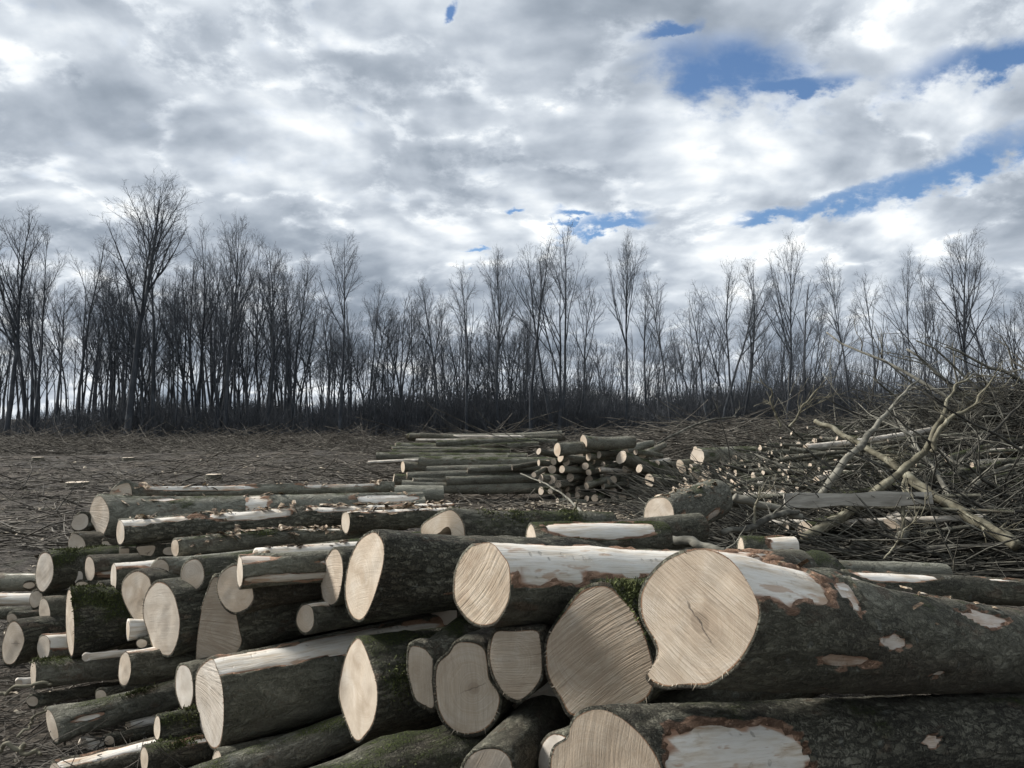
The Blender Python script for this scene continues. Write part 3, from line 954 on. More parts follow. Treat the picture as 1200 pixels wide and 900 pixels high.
    # cut faces: rings of vertices from the pith to the rim
    def disc(name, ring, centre, flip, jx):
        K = 9
        fr = np.linspace(0, 1, K + 1)[1:]
        vv = [centre]
        for f in fr:
            vv.append(centre + (ring - centre) * f)
        vv = np.vstack([np.asarray(vv[0])[None]] + vv[1:])
        vv[:, 0] += jx * fbm(np.stack([vv[:, 0] * 0, vv[:, 1] * 14, vv[:, 2] * 14], -1) + seed, 2) * np.concatenate([[1], np.repeat(1 - fr ** 6, len(ring))])
        nn = len(ring)
        tr = [(0, 1 + (k + 1) % nn, 1 + k) for k in range(nn)]
        qd = []
        for kk in range(K - 1):
            o = 1 + kk * nn
            for k in range(nn):
                qd.append((o + k, o + (k + 1) % nn, o + nn + (k + 1) % nn, o + nn + k))
        if flip:
            tr = [x[::-1] for x in tr]
            qd = [x[::-1] for x in qd]
        e = np.concatenate([[0], np.repeat(fr, nn)])
        o = link(name, mesh_data(name, vv, qd, tr, [M_CUT], True, {'edge': e}), root)
        o['saw'], o['saw_angle'], o['saw_fan'] = float(saw), float(rad(ang) if ang is not None else g.uniform(0, 3.14)), float(fan)
        o['weather'], o['cool'], o['crack'], o['radius'] = float(weather), float(cool), float(crack), float(R)
        return o
    ring0 = np.stack([a_i + 0.0005, rr * (k_in + 0.004) * np.sin(th), rr * (k_in + 0.004) * np.cos(th)], -1)
    cen = np.array((float(np.mean(a_i)), float(np.mean(rr * np.sin(th))), float(np.mean(rr * np.cos(th)))))
    if hollow is None:
        face_o = disc('cut_face', ring0, cen, False, 0.004)
    else:
        fsz, hy, hz = hollow
        o0 = cen + np.array((0, hy * R, hz * R))
        K = 7
        rings, ed = [], []
        inner = o0 + (ring0 - cen) * fsz * (1 + 0.12 * np.sin(3 * th + 1))[:, None]
        for f in np.linspace(0, 1, K):
            rings.append(inner + (ring0 - inner) * f)
            ed.append(np.full(n, f))
        vv = np.concatenate(rings)
        ii = np.arange(K - 1)[:, None] * n + np.arange(n)[None, :]
        jj = np.arange(K - 1)[:, None] * n + (np.arange(n)[None, :] + 1) % n
        qd = np.stack([ii, jj, jj + n, ii + n], -1).reshape(-1, 4)
        face_o = o = link('cut_face', mesh_data('cut_face', vv, qd, None, [M_CUT], True, {'edge': np.concatenate(ed)}), root)
        # the rotten hole: a real cavity
        hv = [inner]
        for dd, sc_ in ((0.05, 0.93), (0.14, 0.8), (0.2, 0.45), (0.22, 0.05)):
            hv.append(o0 + np.array((dd, 0, 0)) + (inner - o0) * sc_)
        hv = np.concatenate(hv)
        ii = np.arange(4)[:, None] * n + np.arange(n)[None, :]
        jj = np.arange(4)[:, None] * n + (np.arange(n)[None, :] + 1) % n
        qd2 = np.stack([ii, ii + n, jj + n, jj], -1).reshape(-1, 4)
        o2 = link('rotten_hollow', mesh_data('rotten_hollow', hv, qd2, None, [M_CUT], True, {'edge': np.zeros(len(hv))}), face_o)
        for oo, ww in ((o, weather), (o2, 0.9)):
            oo['saw'], oo['saw_angle'], oo['saw_fan'] = float(saw), 1.0, 0.0
            oo['weather'], oo['cool'], oo['crack'], oo['radius'] = float(ww), float(cool), 0.0, float(R)
    endr = V[-1]
    disc('far_cut_face', far_c + (endr - far_c) * np.array((1, .985, .985)) - np.array((0.001, 0, 0)), far_c, True, 0.003)
    # bare wood where bark is torn off
    for kp, (s0, s1, a0, ah, *tn) in enumerate(patches):
        nu, nv = max(12, int((s1 - s0) / 0.03)), max(10, int(ah / 3.0))
        aa = np.radians(np.linspace(a0 - ah * 1.45, a0 + ah * 1.45, nv))
        ss = np.linspace(max(0.0, s0 - 0.25 * (s1 - s0)), min(L, s1 + 0.25 * (s1 - s0)), nu)
        S2, T2 = np.meshgrid(ss, aa, indexing='ij')
        order = np.argsort(th)
        b2 = np.interp((T2 + math.pi) % (2 * math.pi) - math.pi, th[order], rr[order], period=2 * math.pi)
        a2 = np.interp((T2 + math.pi) % (2 * math.pi) - math.pi, th[order], a_i[order], period=2 * math.pi)
        mk = pmask(S2, T2)
        R2 = radius(S2, T2, b2) - BARK_T
        R2 = np.where(mk < -0.45, R2 - 0.02, R2)
        f2 = np.clip(1 - S2 / (2.2 * amax + 1e-6), 0, 1)
        sb2 = bend * np.sin(S2 / L * math.pi)
        vv = np.stack([S2 + a2 * f2 + np.where(mk < -0.45, 0.014, 0.0012), R2 * np.sin(T2) + bow * np.sin(S2 / L * math.pi * 0.8), R2 * np.cos(T2) + sb2], -1)
        ii = np.arange(nu - 1)[:, None] * nv + np.arange(nv - 1)[None, :]
        qd = np.stack([ii, ii + 1, ii + nv + 1, ii + nv], -1).reshape(-1, 4)
        o = link('bare_patch', mesh_data('bare_patch', vv, qd, None, [M_BARE], True, {'edge': np.clip(1 - np.maximum(mk, 0) * 3.2, 0, 1)}), bark_o)
        o['weather'], o['tan'] = float(weather), float(tn[0] if tn else 0.0)
    if tuft:
        tufts(bark_o, tuft, radius, g, th, rr)
    # torn fibres along the sawn rim
    if splint is None:
        splint = 70 if h > 80 else 30 if h > 40 else 0
    if splint:
        ii = np.where(g.random(splint) < 0.7, np.argmax(np.cos(th - g.uniform(0, 6.28))) + g.normal(0, n / 7, splint), g.uniform(0, n, splint)).astype(int) % n
        c0 = ring0[ii]
        out = c0 - cen
        out /= np.linalg.norm(out, axis=1, keepdims=True) + 1e-9
        ln = g.exponential(0.0035, splint)[:, None].clip(0.001, 0.014)
        tgt = out + np.stack([g.normal(-0.5, 0.5, splint), g.normal(0, 0.5, splint), g.normal(0, 0.5, splint)], -1)
        sdv = np.cross(out, np.array((1.0, 0, 0))) * g.uniform(0.001, 0.003, splint)[:, None]
        vv = np.stack([c0 - out * 0.004 - sdv, c0 - out * 0.004 + sdv, c0 + tgt * ln, c0 - out * 0.004 + np.array((0.004, 0, 0))], 1).reshape(-1, 3)
        k4 = np.arange(splint)[:, None] * 4
        o = link('splinters', mesh_data('splinters', vv, None, np.concatenate([k4 + np.array([[0, 1, 2]]), k4 + np.array([[1, 3, 2]]), k4 + np.array([[3, 0, 2]])]), [M_CHIP], False), face_o)
        o['kind'] = 'stuff'
    if debris:
        S = g.uniform(0.02, L, debris)
        A = np.radians(g.normal(5, 30, debris))
        order = np.argsort(th)
        b = np.interp((A + math.pi) % (2 * math.pi) - math.pi, th[order], rr[order], period=2 * math.pi)
        r = radius(S, A, b) + 0.004
        loc = np.stack([S, r * np.sin(A) + bow * np.sin(S / L * math.pi * 0.8), r * np.cos(A) + bend * np.sin(S / L * math.pi)], -1)
        Mn = np.array(M)
        SCRAPS.append(loc @ Mn[:3, :3].T + Mn[:3, 3])
    return root


SCRAPS = []


def tufts(root, spec, radius, g, th, rr):
    """cushions of moss growing on the bark: many short blades"""
    s0, s1, a0, ah, n = spec
    n = int(n * 0.9)
    order = np.argsort(th)
    nc = max(4, n // 160)
    cs, ca = g.uniform(s0, s1, nc), a0 + g.normal(0, ah * 0.55, nc)
    pick = g.integers(0, nc, n)
    S = np.maximum(0.003, cs[pick] + g.normal(0, 0.035, n))
    A = np.radians(ca[pick] + g.normal(0, 11, n))
    b = np.interp((A + math.pi) % (2 * math.pi) - math.pi, th[order], rr[order], period=2 * math.pi)
    r = radius(S, A, b)
    p = np.stack([S, r * np.sin(A), r * np.cos(A)], -1)
    nrm = np.stack([g.normal(0, 0.7, n), np.sin(A) + g.normal(0, 0.6, n), np.cos(A) + g.normal(0, 0.6, n)], -1)
    L = g.uniform(0.003, 0.012, n)[:, None]
    sd = np.cross(nrm, g.normal(0, 1, (n, 3)))
    sd = sd / (np.linalg.norm(sd, axis=1, keepdims=True) + 1e-9) * 0.0028
    V = np.stack([p - nrm * 0.003 - sd, p - nrm * 0.003 + sd, p + nrm * L * 0.6 + sd * 0.8, p + nrm * L * 0.6 - sd * 0.8, p + nrm * L + np.array((0, 0, -0.002))], 1).reshape(-1, 3)
    k = np.arange(n)[:, None] * 5
    o = link('moss', mesh_data('moss', V, k + np.array([[0, 1, 2, 3]]), k + np.array([[3, 2, 4]]), [M_MOSSTUFT]), root)
    o['kind'] = 'stuff'


def c1(*p):   # helpers: outlines read in enlarged crops
    return [(x / 4, 540 + y / 4) for x, y in p]


def c3(*p):
    return [(200 + x / 4, 540 + y / 4) for x, y in p]


def c4(*p):
    return [(200 + x / 4, 675 + y / 4) for x, y in p]


def c5(*p):
    return [(450 + x / 4, 560 + y / 4) for x, y in p]


def c6(*p):
    return [(450 + x / 4, 675 + y / 4) for x, y in p]


def c7(*p):
    return [(700 + x / 2.4, 600 + y / 2.4) for x, y in p]


# ---- right-hand giants
LOG('largest log of the pile, round pale sawn face with dark heart crack, at right',
    c7((275, 95), (330, 98), (380, 125), (420, 175), (450, 230), (463, 280), (450, 340), (420, 400), (380, 450), (320, 490), (290, 497),
       (230, 495), (190, 501), (150, 487), (134, 464), (150, 438), (165, 402), (158, 368), (125, 310), (115, 270), (120, 220), (150, 170), (200, 125)),
    2.25, yaw=58, pitch=-11.5, L=3.6, taper=0.70, patches=[(-0.30, 0.44, 24, 40), (0.47, 0.58, 40, 22, 0.5), (0.62, 0.80, 84, 9, 0.6), (1.25, 1.62, 40, 14, 0.7), (0.28, 0.66, 108, 8, 0.9), (0.55, 1.2, 14, 7, 0.9), (1.0, 1.1, 118, 6, 0.6)],
    crackle=0.35, moss=0.14, saw=1.25, ang=60, debris=60, cool=0.15, crack=1.0, res=1.35, rough=0.03)
LOG('thick log at the bottom right corner, curved rings on its face and wide stripped patch',
    [(667, 850), (675, 836), (690, 828), (707, 827), (722, 833), (740, 846), (762, 870), (777, 900), (778, 930), (765, 955), (735, 972), (700, 974), (668, 962), (650, 935), (643, 905), (647, 876), (663, 864)],
    2.22, yaw=63, pitch=-7.5, L=3.6, taper=0.82, patches=[(0.05, 0.66, 74, 46), (1.25, 1.38, 70, 9, 0.8)], crackle=1.0, moss=0.12, tone=0.15, saw=0.35, ang=5, cool=0.0, res=1.35, rough=0.05)
LOG('broad log with rough brown weathered face left of the largest log',
    c6((1010, 30), (1070, 42), (1105, 80), (1165, 140), (1215, 230), (1245, 320), (1268, 420), (1270, 520), (1235, 590), (1130, 640), (990, 665), (872, 668), (820, 582),
       (772, 500), (750, 420), (753, 310), (790, 230), (840, 160), (900, 80), (945, 45)),
    2.62, yaw=40, face_yaw=26, pitch=-4, L=2.4, taper=0.85, crackle=0.7, moss=0.5, saw=1.2, ang=-50, weather=0.25, cool=0.0, res=1.25, rough=0.06, tuft=(0.0, 0.5, 20, 30, 2600))
LOG('log with bold diagonal saw grooves on its face and long white stripped top',
    c5((480, 288), (520, 300), (560, 350), (592, 400), (597, 480), (590, 570), (560, 640), (520, 690), (460, 705), (400, 680), (350, 620), (325, 560), (325, 470), (340, 410), (370, 350), (420, 305)),
    2.80, yaw=60, pitch=-5.0, L=1.75, taper=0.78, patches=[(-0.6, 1.45, 26, 48)], crackle=0.2, saw=1.0, ang=-38, cool=0.0, res=1.25, rough=0.02)
LOG('log with smooth tall oval face and dark scaly bark left of the grooved log',
    c3((955, 322), (990, 350), (1005, 400), (1000, 480), (975, 580), (935, 690), (900, 750), (868, 756), (835, 720), (815, 640), (820, 540), (845, 440), (890, 360)),
    3.14, yaw=56, pitch=-5, L=1.35, taper=0.8, crackle=0.9, saw=0.2, ang=-75, cool=0.1, res=1.2, rough=0.06, moss=0.05, patches=[(0.35, 0.75, 112, 10)])
LOG('pointed almond-shaped sawn face on a mossy log, low in the middle of the pile',
    c4((875, 280), (905, 310), (940, 400), (970, 500), (972, 600), (950, 700), (900, 770), (876, 786), (850, 760), (810, 660), (785, 560), (795, 460), (830, 340)),
    3.12, yaw=52, pitch=-3, L=2.6, taper=0.9, crackle=0.6, moss=0.42, saw=0.15, ang=0, cool=0.3, res=1.2, rough=0.05, tuft=(0.05, 0.7, 60, 50, 1800))
LOG('big smooth dark log with fan-grooved face and long bare strip, front left of centre',
    c4((190, 375), (215, 415), (240, 500), (250, 600), (248, 700), (235, 790), (210, 822), (180, 800), (140, 720), (120, 620), (115, 500), (130, 430)),
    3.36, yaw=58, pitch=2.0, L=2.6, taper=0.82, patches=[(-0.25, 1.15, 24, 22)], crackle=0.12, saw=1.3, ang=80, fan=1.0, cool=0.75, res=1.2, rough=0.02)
LOG('round greyish face with ring mark, largest of the three faces below the grooved log',
    c6((370, 293), (430, 300), (475, 330), (490, 400), (500, 480), (548, 555), (550, 610), (520, 690), (470, 740), (400, 757), (340, 745), (285, 705), (250, 640), (235, 560), (233, 450), (250, 395), (300, 350), (330, 305)),
    2.84, yaw=20, face_yaw=12, L=2.2, pitch=0, saw=0.8, ang=4, cool=0.1, weather=0.05, crack=0.5, crackle=0.6, res=1.1)
LOG('flat-topped striped face wedged under the grooved log',
    c6((520, 245), (600, 244), (720, 240), (742, 290), (750, 400), (745, 480), (700, 550), (640, 595), (590, 585), (550, 550), (505, 470), (485, 380), (492, 300)),
    2.77, yaw=22, face_yaw=14, L=2.2, saw=0.9, ang=95, cool=0.1, weather=0.1, crackle=0.5, pitch=-2)
LOG('narrow half-hidden face left of the round greyish ringed face',
    c6((118, 312), (185, 318), (220, 355), (235, 390), (232, 500), (240, 635), (190, 625), (145, 590), (120, 510), (105, 420)),
    2.90, yaw=18, face_yaw=6, L=2.2, saw=0.6, ang=0, cool=0.1, weather=0.05, crackle=0.5, moss=0.3)
LOG('log face cut off by the bottom edge left of the thick corner log', (572, 908, 68, 70), 2.52, L=2.2, saw=0.5, ang=-30, cool=0.3, weather=0.3, crackle=0.4)
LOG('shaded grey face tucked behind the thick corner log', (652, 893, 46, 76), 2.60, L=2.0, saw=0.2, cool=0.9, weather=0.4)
LOG('stripped brown log lying crosswise in the gap under the weathered face', (560, 860, 12, 34), 3.0, yaw=78, L=0.9, stripped=True, weather=0.8, saw=0.2, pitch=1)
LOG('short brown stripped piece showing between the two striped faces', (600, 812, 14, 44), 3.05, yaw=76, L=0.7, stripped=True, weather=0.9, saw=0.2)

# ---- middle of the pile
LOG('flat oval face squeezed against the tall smooth oval face', (389, 677, 27, 70, 5), 3.54, yaw=54, L=2.6, saw=0.5, ang=-78, cool=0.25, crackle=0.3)
LOG('green-grey log with pink scars and a flat split underside, above the notched face', (281, 670, 7, 44), 3.50, yaw=66, pitch=-1, L=0.62, taper=0.95, tone=0.22, crackle=0.0,
    patches=[(-0.1, 0.16, 25, 30, 0.5), (0.02, 0.62, 122, 24), (0.34, 0.6, 60, 14, 0.6)], saw=0.1, cool=0.5)
LOG('notched face with a stepped felling cut below the green-grey log',
    c3((300, 478), (340, 500), (375, 560), (390, 625), (388, 660), (360, 700), (310, 722), (270, 710), (235, 670), (215, 610), (218, 560), (245, 510)),
    3.60, yaw=50, face_yaw=25, L=2.2, saw=0.15, cool=0.2, crackle=0.5, tone=0.1)
LOG('tall face scored by radiating saw grooves beside the big fan-grooved log',
    [(251, 672), (262, 678), (270, 700), (277, 720), (281, 740), (283, 757), (268, 778), (247, 790), (231, 785), (230, 755), (236, 712), (243, 690)],
    3.74, yaw=52, face_yaw=10, L=2.2, saw=1.3, ang=82, fan=1.2, cool=0.1, crackle=0.5)
LOG('small egg-shaped face above the radiating-groove face', (226, 673, 28, 42, 0), 3.84, yaw=50, L=2.6, saw=0.12, cool=0.25, tone=0.3, moss=0.4)
LOG('smooth bluish-grey log with half-hidden face behind the egg-shaped face', (187, 668, 22, 30), 4.15, yaw=68, pitch=0.5, L=1.9, tone=1.0, crackle=0.0, saw=0.1, cool=0.2, taper=0.9)
LOG('heart-shaped pale face, left one of a merged pair',
    c1((640, 508), (690, 530), (708, 565), (715, 650), (700, 760), (665, 785), (620, 740), (580, 660), (568, 600), (585, 545)), 4.08, yaw=46, L=2.6, saw=0.15, cool=0.25, crackle=0.4)
LOG('heart-shaped pale face with grey stain, right one of a merged pair',
    c1((735, 558), (780, 570), (815, 620), (835, 690), (845, 760), (835, 840), (805, 915), (770, 920), (720, 890), (690, 800), (670, 730), (672, 660), (695, 600)), 3.82, yaw=50, L=2.6, saw=0.2, ang=100, cool=0.55, crackle=0.6)
LOG('large dark mossy log seen side-on with thin striped face edge, left of the heart pair', (82, 730, 10, 82, -2), 4.10, yaw=54, L=2.2, moss=0.55, crackle=0.8, saw=0.9, ang=60, cool=0.2, tuft=(0.0, 0.5, 10, 45, 2200), rough=0.06)
LOG('small log end resting on the big fan-grooved log', (358, 725, 23, 38), 3.52, yaw=50, L=2.2, tone=0.3, patches=[(-0.1, 0.5, 15, 30)], saw=0.35, ang=60, cool=0.2)
LOG('long pale stripped log running up behind the notched face', (150, 676, 10, 26), 4.35, yaw=68, pitch=1.5, L=2.0, debris=160, stripped=True, weather=0.3, saw=0.1, bend=0.03)
LOG('bright stripped log rising behind the flat oval face', (300, 655, 9, 26), 3.95, yaw=70, pitch=0.8, L=1.05, debris=60, stripped=True, weather=0.35, saw=0.1)
LOG('mossy crooked log under the two top logs at left', (205, 642, 9, 24), 4.55, yaw=68, pitch=0, L=1.3, debris=200, moss=0.35, tone=0.7, crackle=0.3, patches=[(0.6, 1.2, 5, 30)], bend=0.03)
LOG('square-shouldered log with bluish stripped top, left of the heart pair', (133, 677, 7, 40), 4.28, yaw=58, L=2.0, patches=[(-0.4, 1.6, 5, 52)], weather=0.35, saw=0.1, cool=0.6, crackle=0.2)

# ---- left, upper
LOG('uppermost back log with torn pale bark at the left', c1((515, 150), (535, 120), (565, 98), (600, 88), (612, 110), (618, 150), (610, 185), (560, 200), (520, 190)), 5.45, yaw=72, pitch=-0.6, L=2.0, taper=0.85, debris=80, rough=0.06,
    tone=1.0, crackle=0.1, patches=[(0.1, 0.95, 25, 48), (1.25, 1.85, 15, 36)], saw=0.1, cool=0.1, crack=0.6)
LOG('thickest top log at the left, greenish with a fan-cut pale face',
    c1((470, 155), (500, 200), (512, 250), (505, 300), (482, 355), (462, 360), (440, 310), (420, 270), (425, 215), (445, 170)), 5.0, yaw=66, pitch=-0.8, L=2.25, taper=0.8, debris=70,
    tone=1.0, crackle=0.05, moss=0.18, saw=0.7, ang=88, fan=1.2, cool=0.3, patches=[(0.90, 1.08, 50, 66), (1.7, 2.2, 40, 28), (0.3, 0.5, 20, 14, 0.6)], lump=0.10)
LOG('rough-barked top log with orange and white torn strips, below the thickest top log', (141, 624, 9, 34), 4.66, yaw=66, pitch=0.5, L=2.2, taper=0.85, tone=0.45, debris=200, crackle=0.8,
    patches=[(-0.2, 0.40, 18, 36), (0.50, 1.05, 30, 50), (1.15, 1.75, 20, 40), (1.8, 2.3, 12, 42)], saw=0.15, cool=0.4, rough=0.06, lump=0.10)
LOG('upper face of the stacked pale double end left of the thickest top log', (94, 612, 19, 26, 20), 5.05, yaw=56, L=2.2, saw=0.1, cool=0.6)
LOG('lower face of the stacked pale double end at left',
    c1((345, 332), (390, 360), (402, 420), (382, 478), (350, 493), (308, 478), (302, 455), (320, 420), (320, 375)), 4.9, yaw=56, L=2.4, saw=0.15, cool=0.6, crackle=0.5)
LOG('short stub with curved pale end under the thickest top log', (110, 641, 18, 18, 0), 5.0, yaw=60, L=1.6, saw=0.1, weather=0.4, cool=0.3)
LOG('small split end with a dark knot under the rough-barked top log', c1((478, 365), (505, 362), (515, 385), (540, 400), (520, 425), (490, 440), (468, 432), (480, 400)), 4.9, yaw=60, L=1.5, saw=0.1, cool=0.3)
LOG('small square log end in the dark gap under the rough-barked top log', c1((560, 402), (582, 402), (605, 403), (605, 430), (604, 458), (582, 458), (558, 455), (558, 430)), 4.8, yaw=56, L=1.8, saw=0.1, cool=0.2, crackle=0.4)
LOG('wedge-shaped log end hanging in the dark gap at left', c1((640, 390), (685, 384), (725, 384), (728, 410), (712, 450), (682, 474), (662, 455), (645, 420)), 4.72, yaw=52, L=1.8, saw=0.1, cool=0.2, crack=0.8)
LOG('log end just showing right of the wedge-shaped end', (199, 646, 17, 16), 4.75, yaw=54, L=1.6, saw=0.1, weather=0.4)
LOG('dark log with mossy top and large oval face at the far left', (52, 670, 21, 51, 4), 4.62, yaw=46, L=2.2, moss=0.42, saw=0.3, ang=-50, cool=0.7, crackle=0.4, tuft=(0.0, 0.35, 0, 30, 900))
LOG('slim oval face with a brown stripped underside at left', (105, 667, 12, 33), 4.58, yaw=56, L=2.0, patches=[(0.0, 1.2, 110, 30)], weather=0.6, saw=0.2, cool=0.4)
LOG('small grey face in the hollow left of the slim oval face', (92, 677, 10, 22, 10), 4.65, yaw=52, L=1.6, saw=0.1, cool=0.9)
LOG('little half-round face on top of the large mossy log', (96, 686, 16, 14), 4.45, yaw=52, L=1.4, saw=0.1, cool=0.2)
# ---- left, logs lying the other way
LOG('grey-green log running out of the left edge', (-60, 682, 8, 32), 5.35, yaw=88, pitch=0.2, L=0.78, tone=0.8, crackle=0.0, patches=[(0.1, 0.7, 0, 20)])
LOG('small face between the grey-green and the white stripped log at left', (34, 686, 14, 12), 5.1, yaw=52, L=1.4, saw=0.1, weather=0.3)
LOG('white stripped log running out of the left edge', (-55, 703, 8, 22), 4.95, yaw=90, L=0.62, stripped=True, weather=0.1)
LOG('little oval face at the end of the white stripped log', (42, 702, 15, 25, 8), 4.7, yaw=52, L=1.6, saw=0.1, cool=0.3)
LOG('dark log under the white stripped log at the left edge', (-50, 718, 8, 22), 4.8, yaw=88, L=0.62, crackle=0.4)
LOG('face with a winding dark crack at the left edge', c1((70, 742), (95, 765), (112, 810), (114, 850), (95, 905), (60, 960), (20, 955), (8, 880), (25, 800), (45, 755)), 4.32, yaw=44, L=2.0, saw=0.15, cool=0.3, crack=1.0, crackle=0.7)
LOG('oval face of a smooth dark log, below the large mossy-topped one', (52, 716, 13, 34, -4), 4.48, yaw=52, L=2.0, saw=0.1, cool=0.5, crackle=0.1)
LOG('tiny half-hidden face left of the large dark mossy log', (56, 739, 13, 15), 4.4, yaw=52, L=1.4, saw=0.1, cool=0.2)
LOG('pale peeling log with pointed face beside the large dark mossy log', (51, 759, 15, 34, 0), 4.25, yaw=62, L=0.75, tone=0.9, crackle=0.5, patches=[(-0.1, 0.5, 40, 60)], saw=0.1, cool=0.5)

# ---- left, lower
LOG('mossy-ended log lying level with a white bare strip on top', (39, 790, 6, 38), 4.02, yaw=68, L=1.5, moss=0.3, tone=0.25, patches=[(0.3, 1.3, -5, 26)], crackle=0.2, pitch=-0.5, tuft=(0.0, 0.2, 20, 50, 700))
LOG('log with slim oval face lying on the level mossy-ended log', (146, 784, 14, 47, 3), 3.78, yaw=60, L=1.8, patches=[(-0.2, 0.45, 0, 28)], crackle=0.25, saw=0.2, cool=0.3)
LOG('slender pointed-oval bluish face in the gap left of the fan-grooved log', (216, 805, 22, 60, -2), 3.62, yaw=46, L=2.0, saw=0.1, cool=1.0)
LOG('log tilted down to the left with a moss cushion and thin face edge', (61, 851, 10, 48, -14), 3.72, yaw=64, pitch=7.5, L=1.9, tone=0.55, moss=0.25, crackle=0.2, patches=[(0.08, 0.25, 80, 22)], saw=0.1, tuft=(0.28, 0.42, 35, 14, 1100))
LOG('split pale billet standing under the tilted log', (97, 876, 12, 26), 3.75, yaw=70, L=0.55, stripped=True, weather=0.3)
LOG('bluish stripped log deep in the gap under the tilted log', (150, 849, 6, 16), 3.85, yaw=72, L=0.7, stripped=True, weather=0.5)
LOG('mossy log with a knife-like pointed face left of the fan-grooved face', (184, 853, 8, 34), 3.42, yaw=60, L=1.5, moss=0.5, crackle=0.7, saw=0.1, cool=0.2, tuft=(0.0, 0.3, 10, 50, 1000))
LOG('log with a long torn white strip at the bottom left', (66, 912, 14, 44, -10), 3.42, yaw=66, pitch=7.0, L=1.3, crackle=0.4, patches=[(-0.1, 0.75, 12, 30)], weather=0.1, saw=0.1)
LOG('log with knife-like face and splintered strip at the bottom, left of the fan-grooved face', (169, 890, 9, 36), 3.3, yaw=62, L=1.5, moss=0.35, crackle=0.6, patches=[(0.12, 0.6, 20, 28)], saw=0.1, cool=0.2, tuft=(0.0, 0.2, 20, 40, 500))
LOG('pale narrow face below the fan-grooved face at the bottom edge', (254, 897, 12, 42), 3.2, yaw=60, L=1.2, saw=0.1, cool=0.3)
LOG('tiny pale face at the bottom edge beside the sloping lichen log', (268, 896, 10, 22), 3.12, yaw=52, L=1.0, saw=0.1, cool=0.3)
LOG('lichen-spotted log sloping up to the right from the bottom edge', (222, 926, 20, 50, -10), 3.02, yaw=60, pitch=9.5, L=1.6, tone=0.5, moss=0.32, crackle=0.35, patches=[(0.95, 1.15, 10, 30)], taper=0.95)
LOG('dark mossy log rising from the bottom edge under the almond-shaped face', (368, 955, 60, 110), 2.62, yaw=58, pitch=3, L=1.9, moss=0.35, crackle=0.5, tuft=(0.0, 0.4, 40, 40, 900))

# ---- small ends and split pieces filling the gaps
for lab, f, dd, kw in [
    ('tiny split block wedged under the stained heart-shaped face', (166, 754, 13, 17), 3.9, dict(L=0.4)),
    ('white split billet lying on the level mossy-ended log', (100, 770, 8, 11), 3.98, dict(L=0.5, stripped=True, yaw=70)),
    ('small log end deep below the slim oval face', (118, 690, 12, 20), 4.45, dict(L=1.2)),
    ('broken splinter of wood hanging beside the heart-shaped faces', (150, 738, 4, 26), 3.95, dict(L=0.12, stripped=True, yaw=60)),
    ('small dark-rimmed end above the tilted log', (118, 815, 13, 20), 3.95, dict(L=1.2)),
    ('half-buried log end left of the tilted log', (38, 822, 14, 18), 4.0, dict(L=0.9, weather=0.4)),
    ('thin stripped pole poking out under the level mossy-ended log', (22, 800, 9, 12), 4.05, dict(L=0.8, stripped=True, weather=0.6, yaw=70)),
    ('small sawn end in the shade right of the split pale billet', (128, 868, 12, 18), 3.7, dict(L=0.8, weather=0.3)),
    ('little round end between the fan-grooved and the almond-shaped log', (352, 800, 16, 22), 3.7, dict(L=0.9, weather=0.3)),
    ('small sawn end in the dark gap right of the small resting log', (322, 738, 14, 24), 4.0, dict(L=1.0, weather=0.3)),
    ('thin pole end low in the gap under the ringed face', (505, 872, 20, 24), 2.95, dict(L=0.9, weather=0.2)),
    ('small pale end above the bottom-edge face', (613, 862, 20, 26), 2.95, dict(L=0.9, weather=0.3)),
    ('stubby end tucked behind the white stripped log at the left edge', (14, 725, 12, 17), 4.6, dict(L=0.9)),
]:
    kw = dict(dict(yaw=54, saw=0.2, cool=0.2, crackle=0.4), **kw)
    LOG(lab, f, dd, **kw)

# ---- behind the front row
LOG('mossy log with a rotten hollow in its face, behind the grooved log', c5((180, 215), (250, 165), (310, 140), (345, 160), (370, 200), (380, 245), (378, 310), (350, 365), (300, 390), (235, 380), (190, 330), (172, 265)), 3.95, yaw=64, pitch=-2.5, L=1.05, moss=0.36, tone=0.3, crackle=0.5,
    hollow=(0.36, 0.15, -0.05), saw=0.15, cool=0.0, taper=0.85, tuft=(0.0, 0.8, 20, 40, 2600))
LOG('mossy log with a big white scar behind the grooved log', (622, 636, 14, 48), 3.75, yaw=66, pitch=-2.0, L=0.80, moss=0.5, tone=0.3, patches=[(0.06, 0.72, 40, 40)], weather=0.15)
LOG('pale-ended stub with green bark poking up behind the largest log', (868, 645, 10, 34), 4.1, yaw=74, pitch=1, L=0.34, moss=0.5, tone=0.4, patches=[(0.13, 0.5, 45, 90)], weather=0.1)
LOG('dark log with a long white scar behind the largest log', (985, 688, 14, 40), 3.95, yaw=74, pitch=-6, L=2.2, crackle=0.4, patches=[(0.05, 0.62, 22, 36), (0.95, 1.3, 15, 20)], weather=0.1)
LOG('pale smooth log behind the white-scarred dark log', (965, 672, 12, 32), 4.7, yaw=78, pitch=-3, L=0.9, tone=0.9, crackle=0.1, moss=0.1)
LOG('stripped log with white top, right of the rough-barked top log', (405, 612, 10, 30), 4.85, yaw=68, pitch=0.8, L=0.72, debris=120, patches=[(-0.2, 1.1, 0, 45)], weather=0.1, crackle=0.5)
LOG('grey log end lying behind the thickest top log', (395, 580, 10, 26), 6.3, yaw=76, pitch=-1, L=0.9, tone=1.0, crackle=0.0)
LOG('thick short log with flaking mossy bark in front of the brush pile', (772, 606, 38, 50, 0), 6.8, yaw=46, pitch=6, L=0.95, taper=1.0, moss=0.22, tone=1.0, crackle=0.35, patches=[(0.0, 0.2, 100, 30, 0.7), (0.5, 0.8, 118, 24, 0.8)], rough=0.12, lump=0.1, debris=160, group='loose logs')

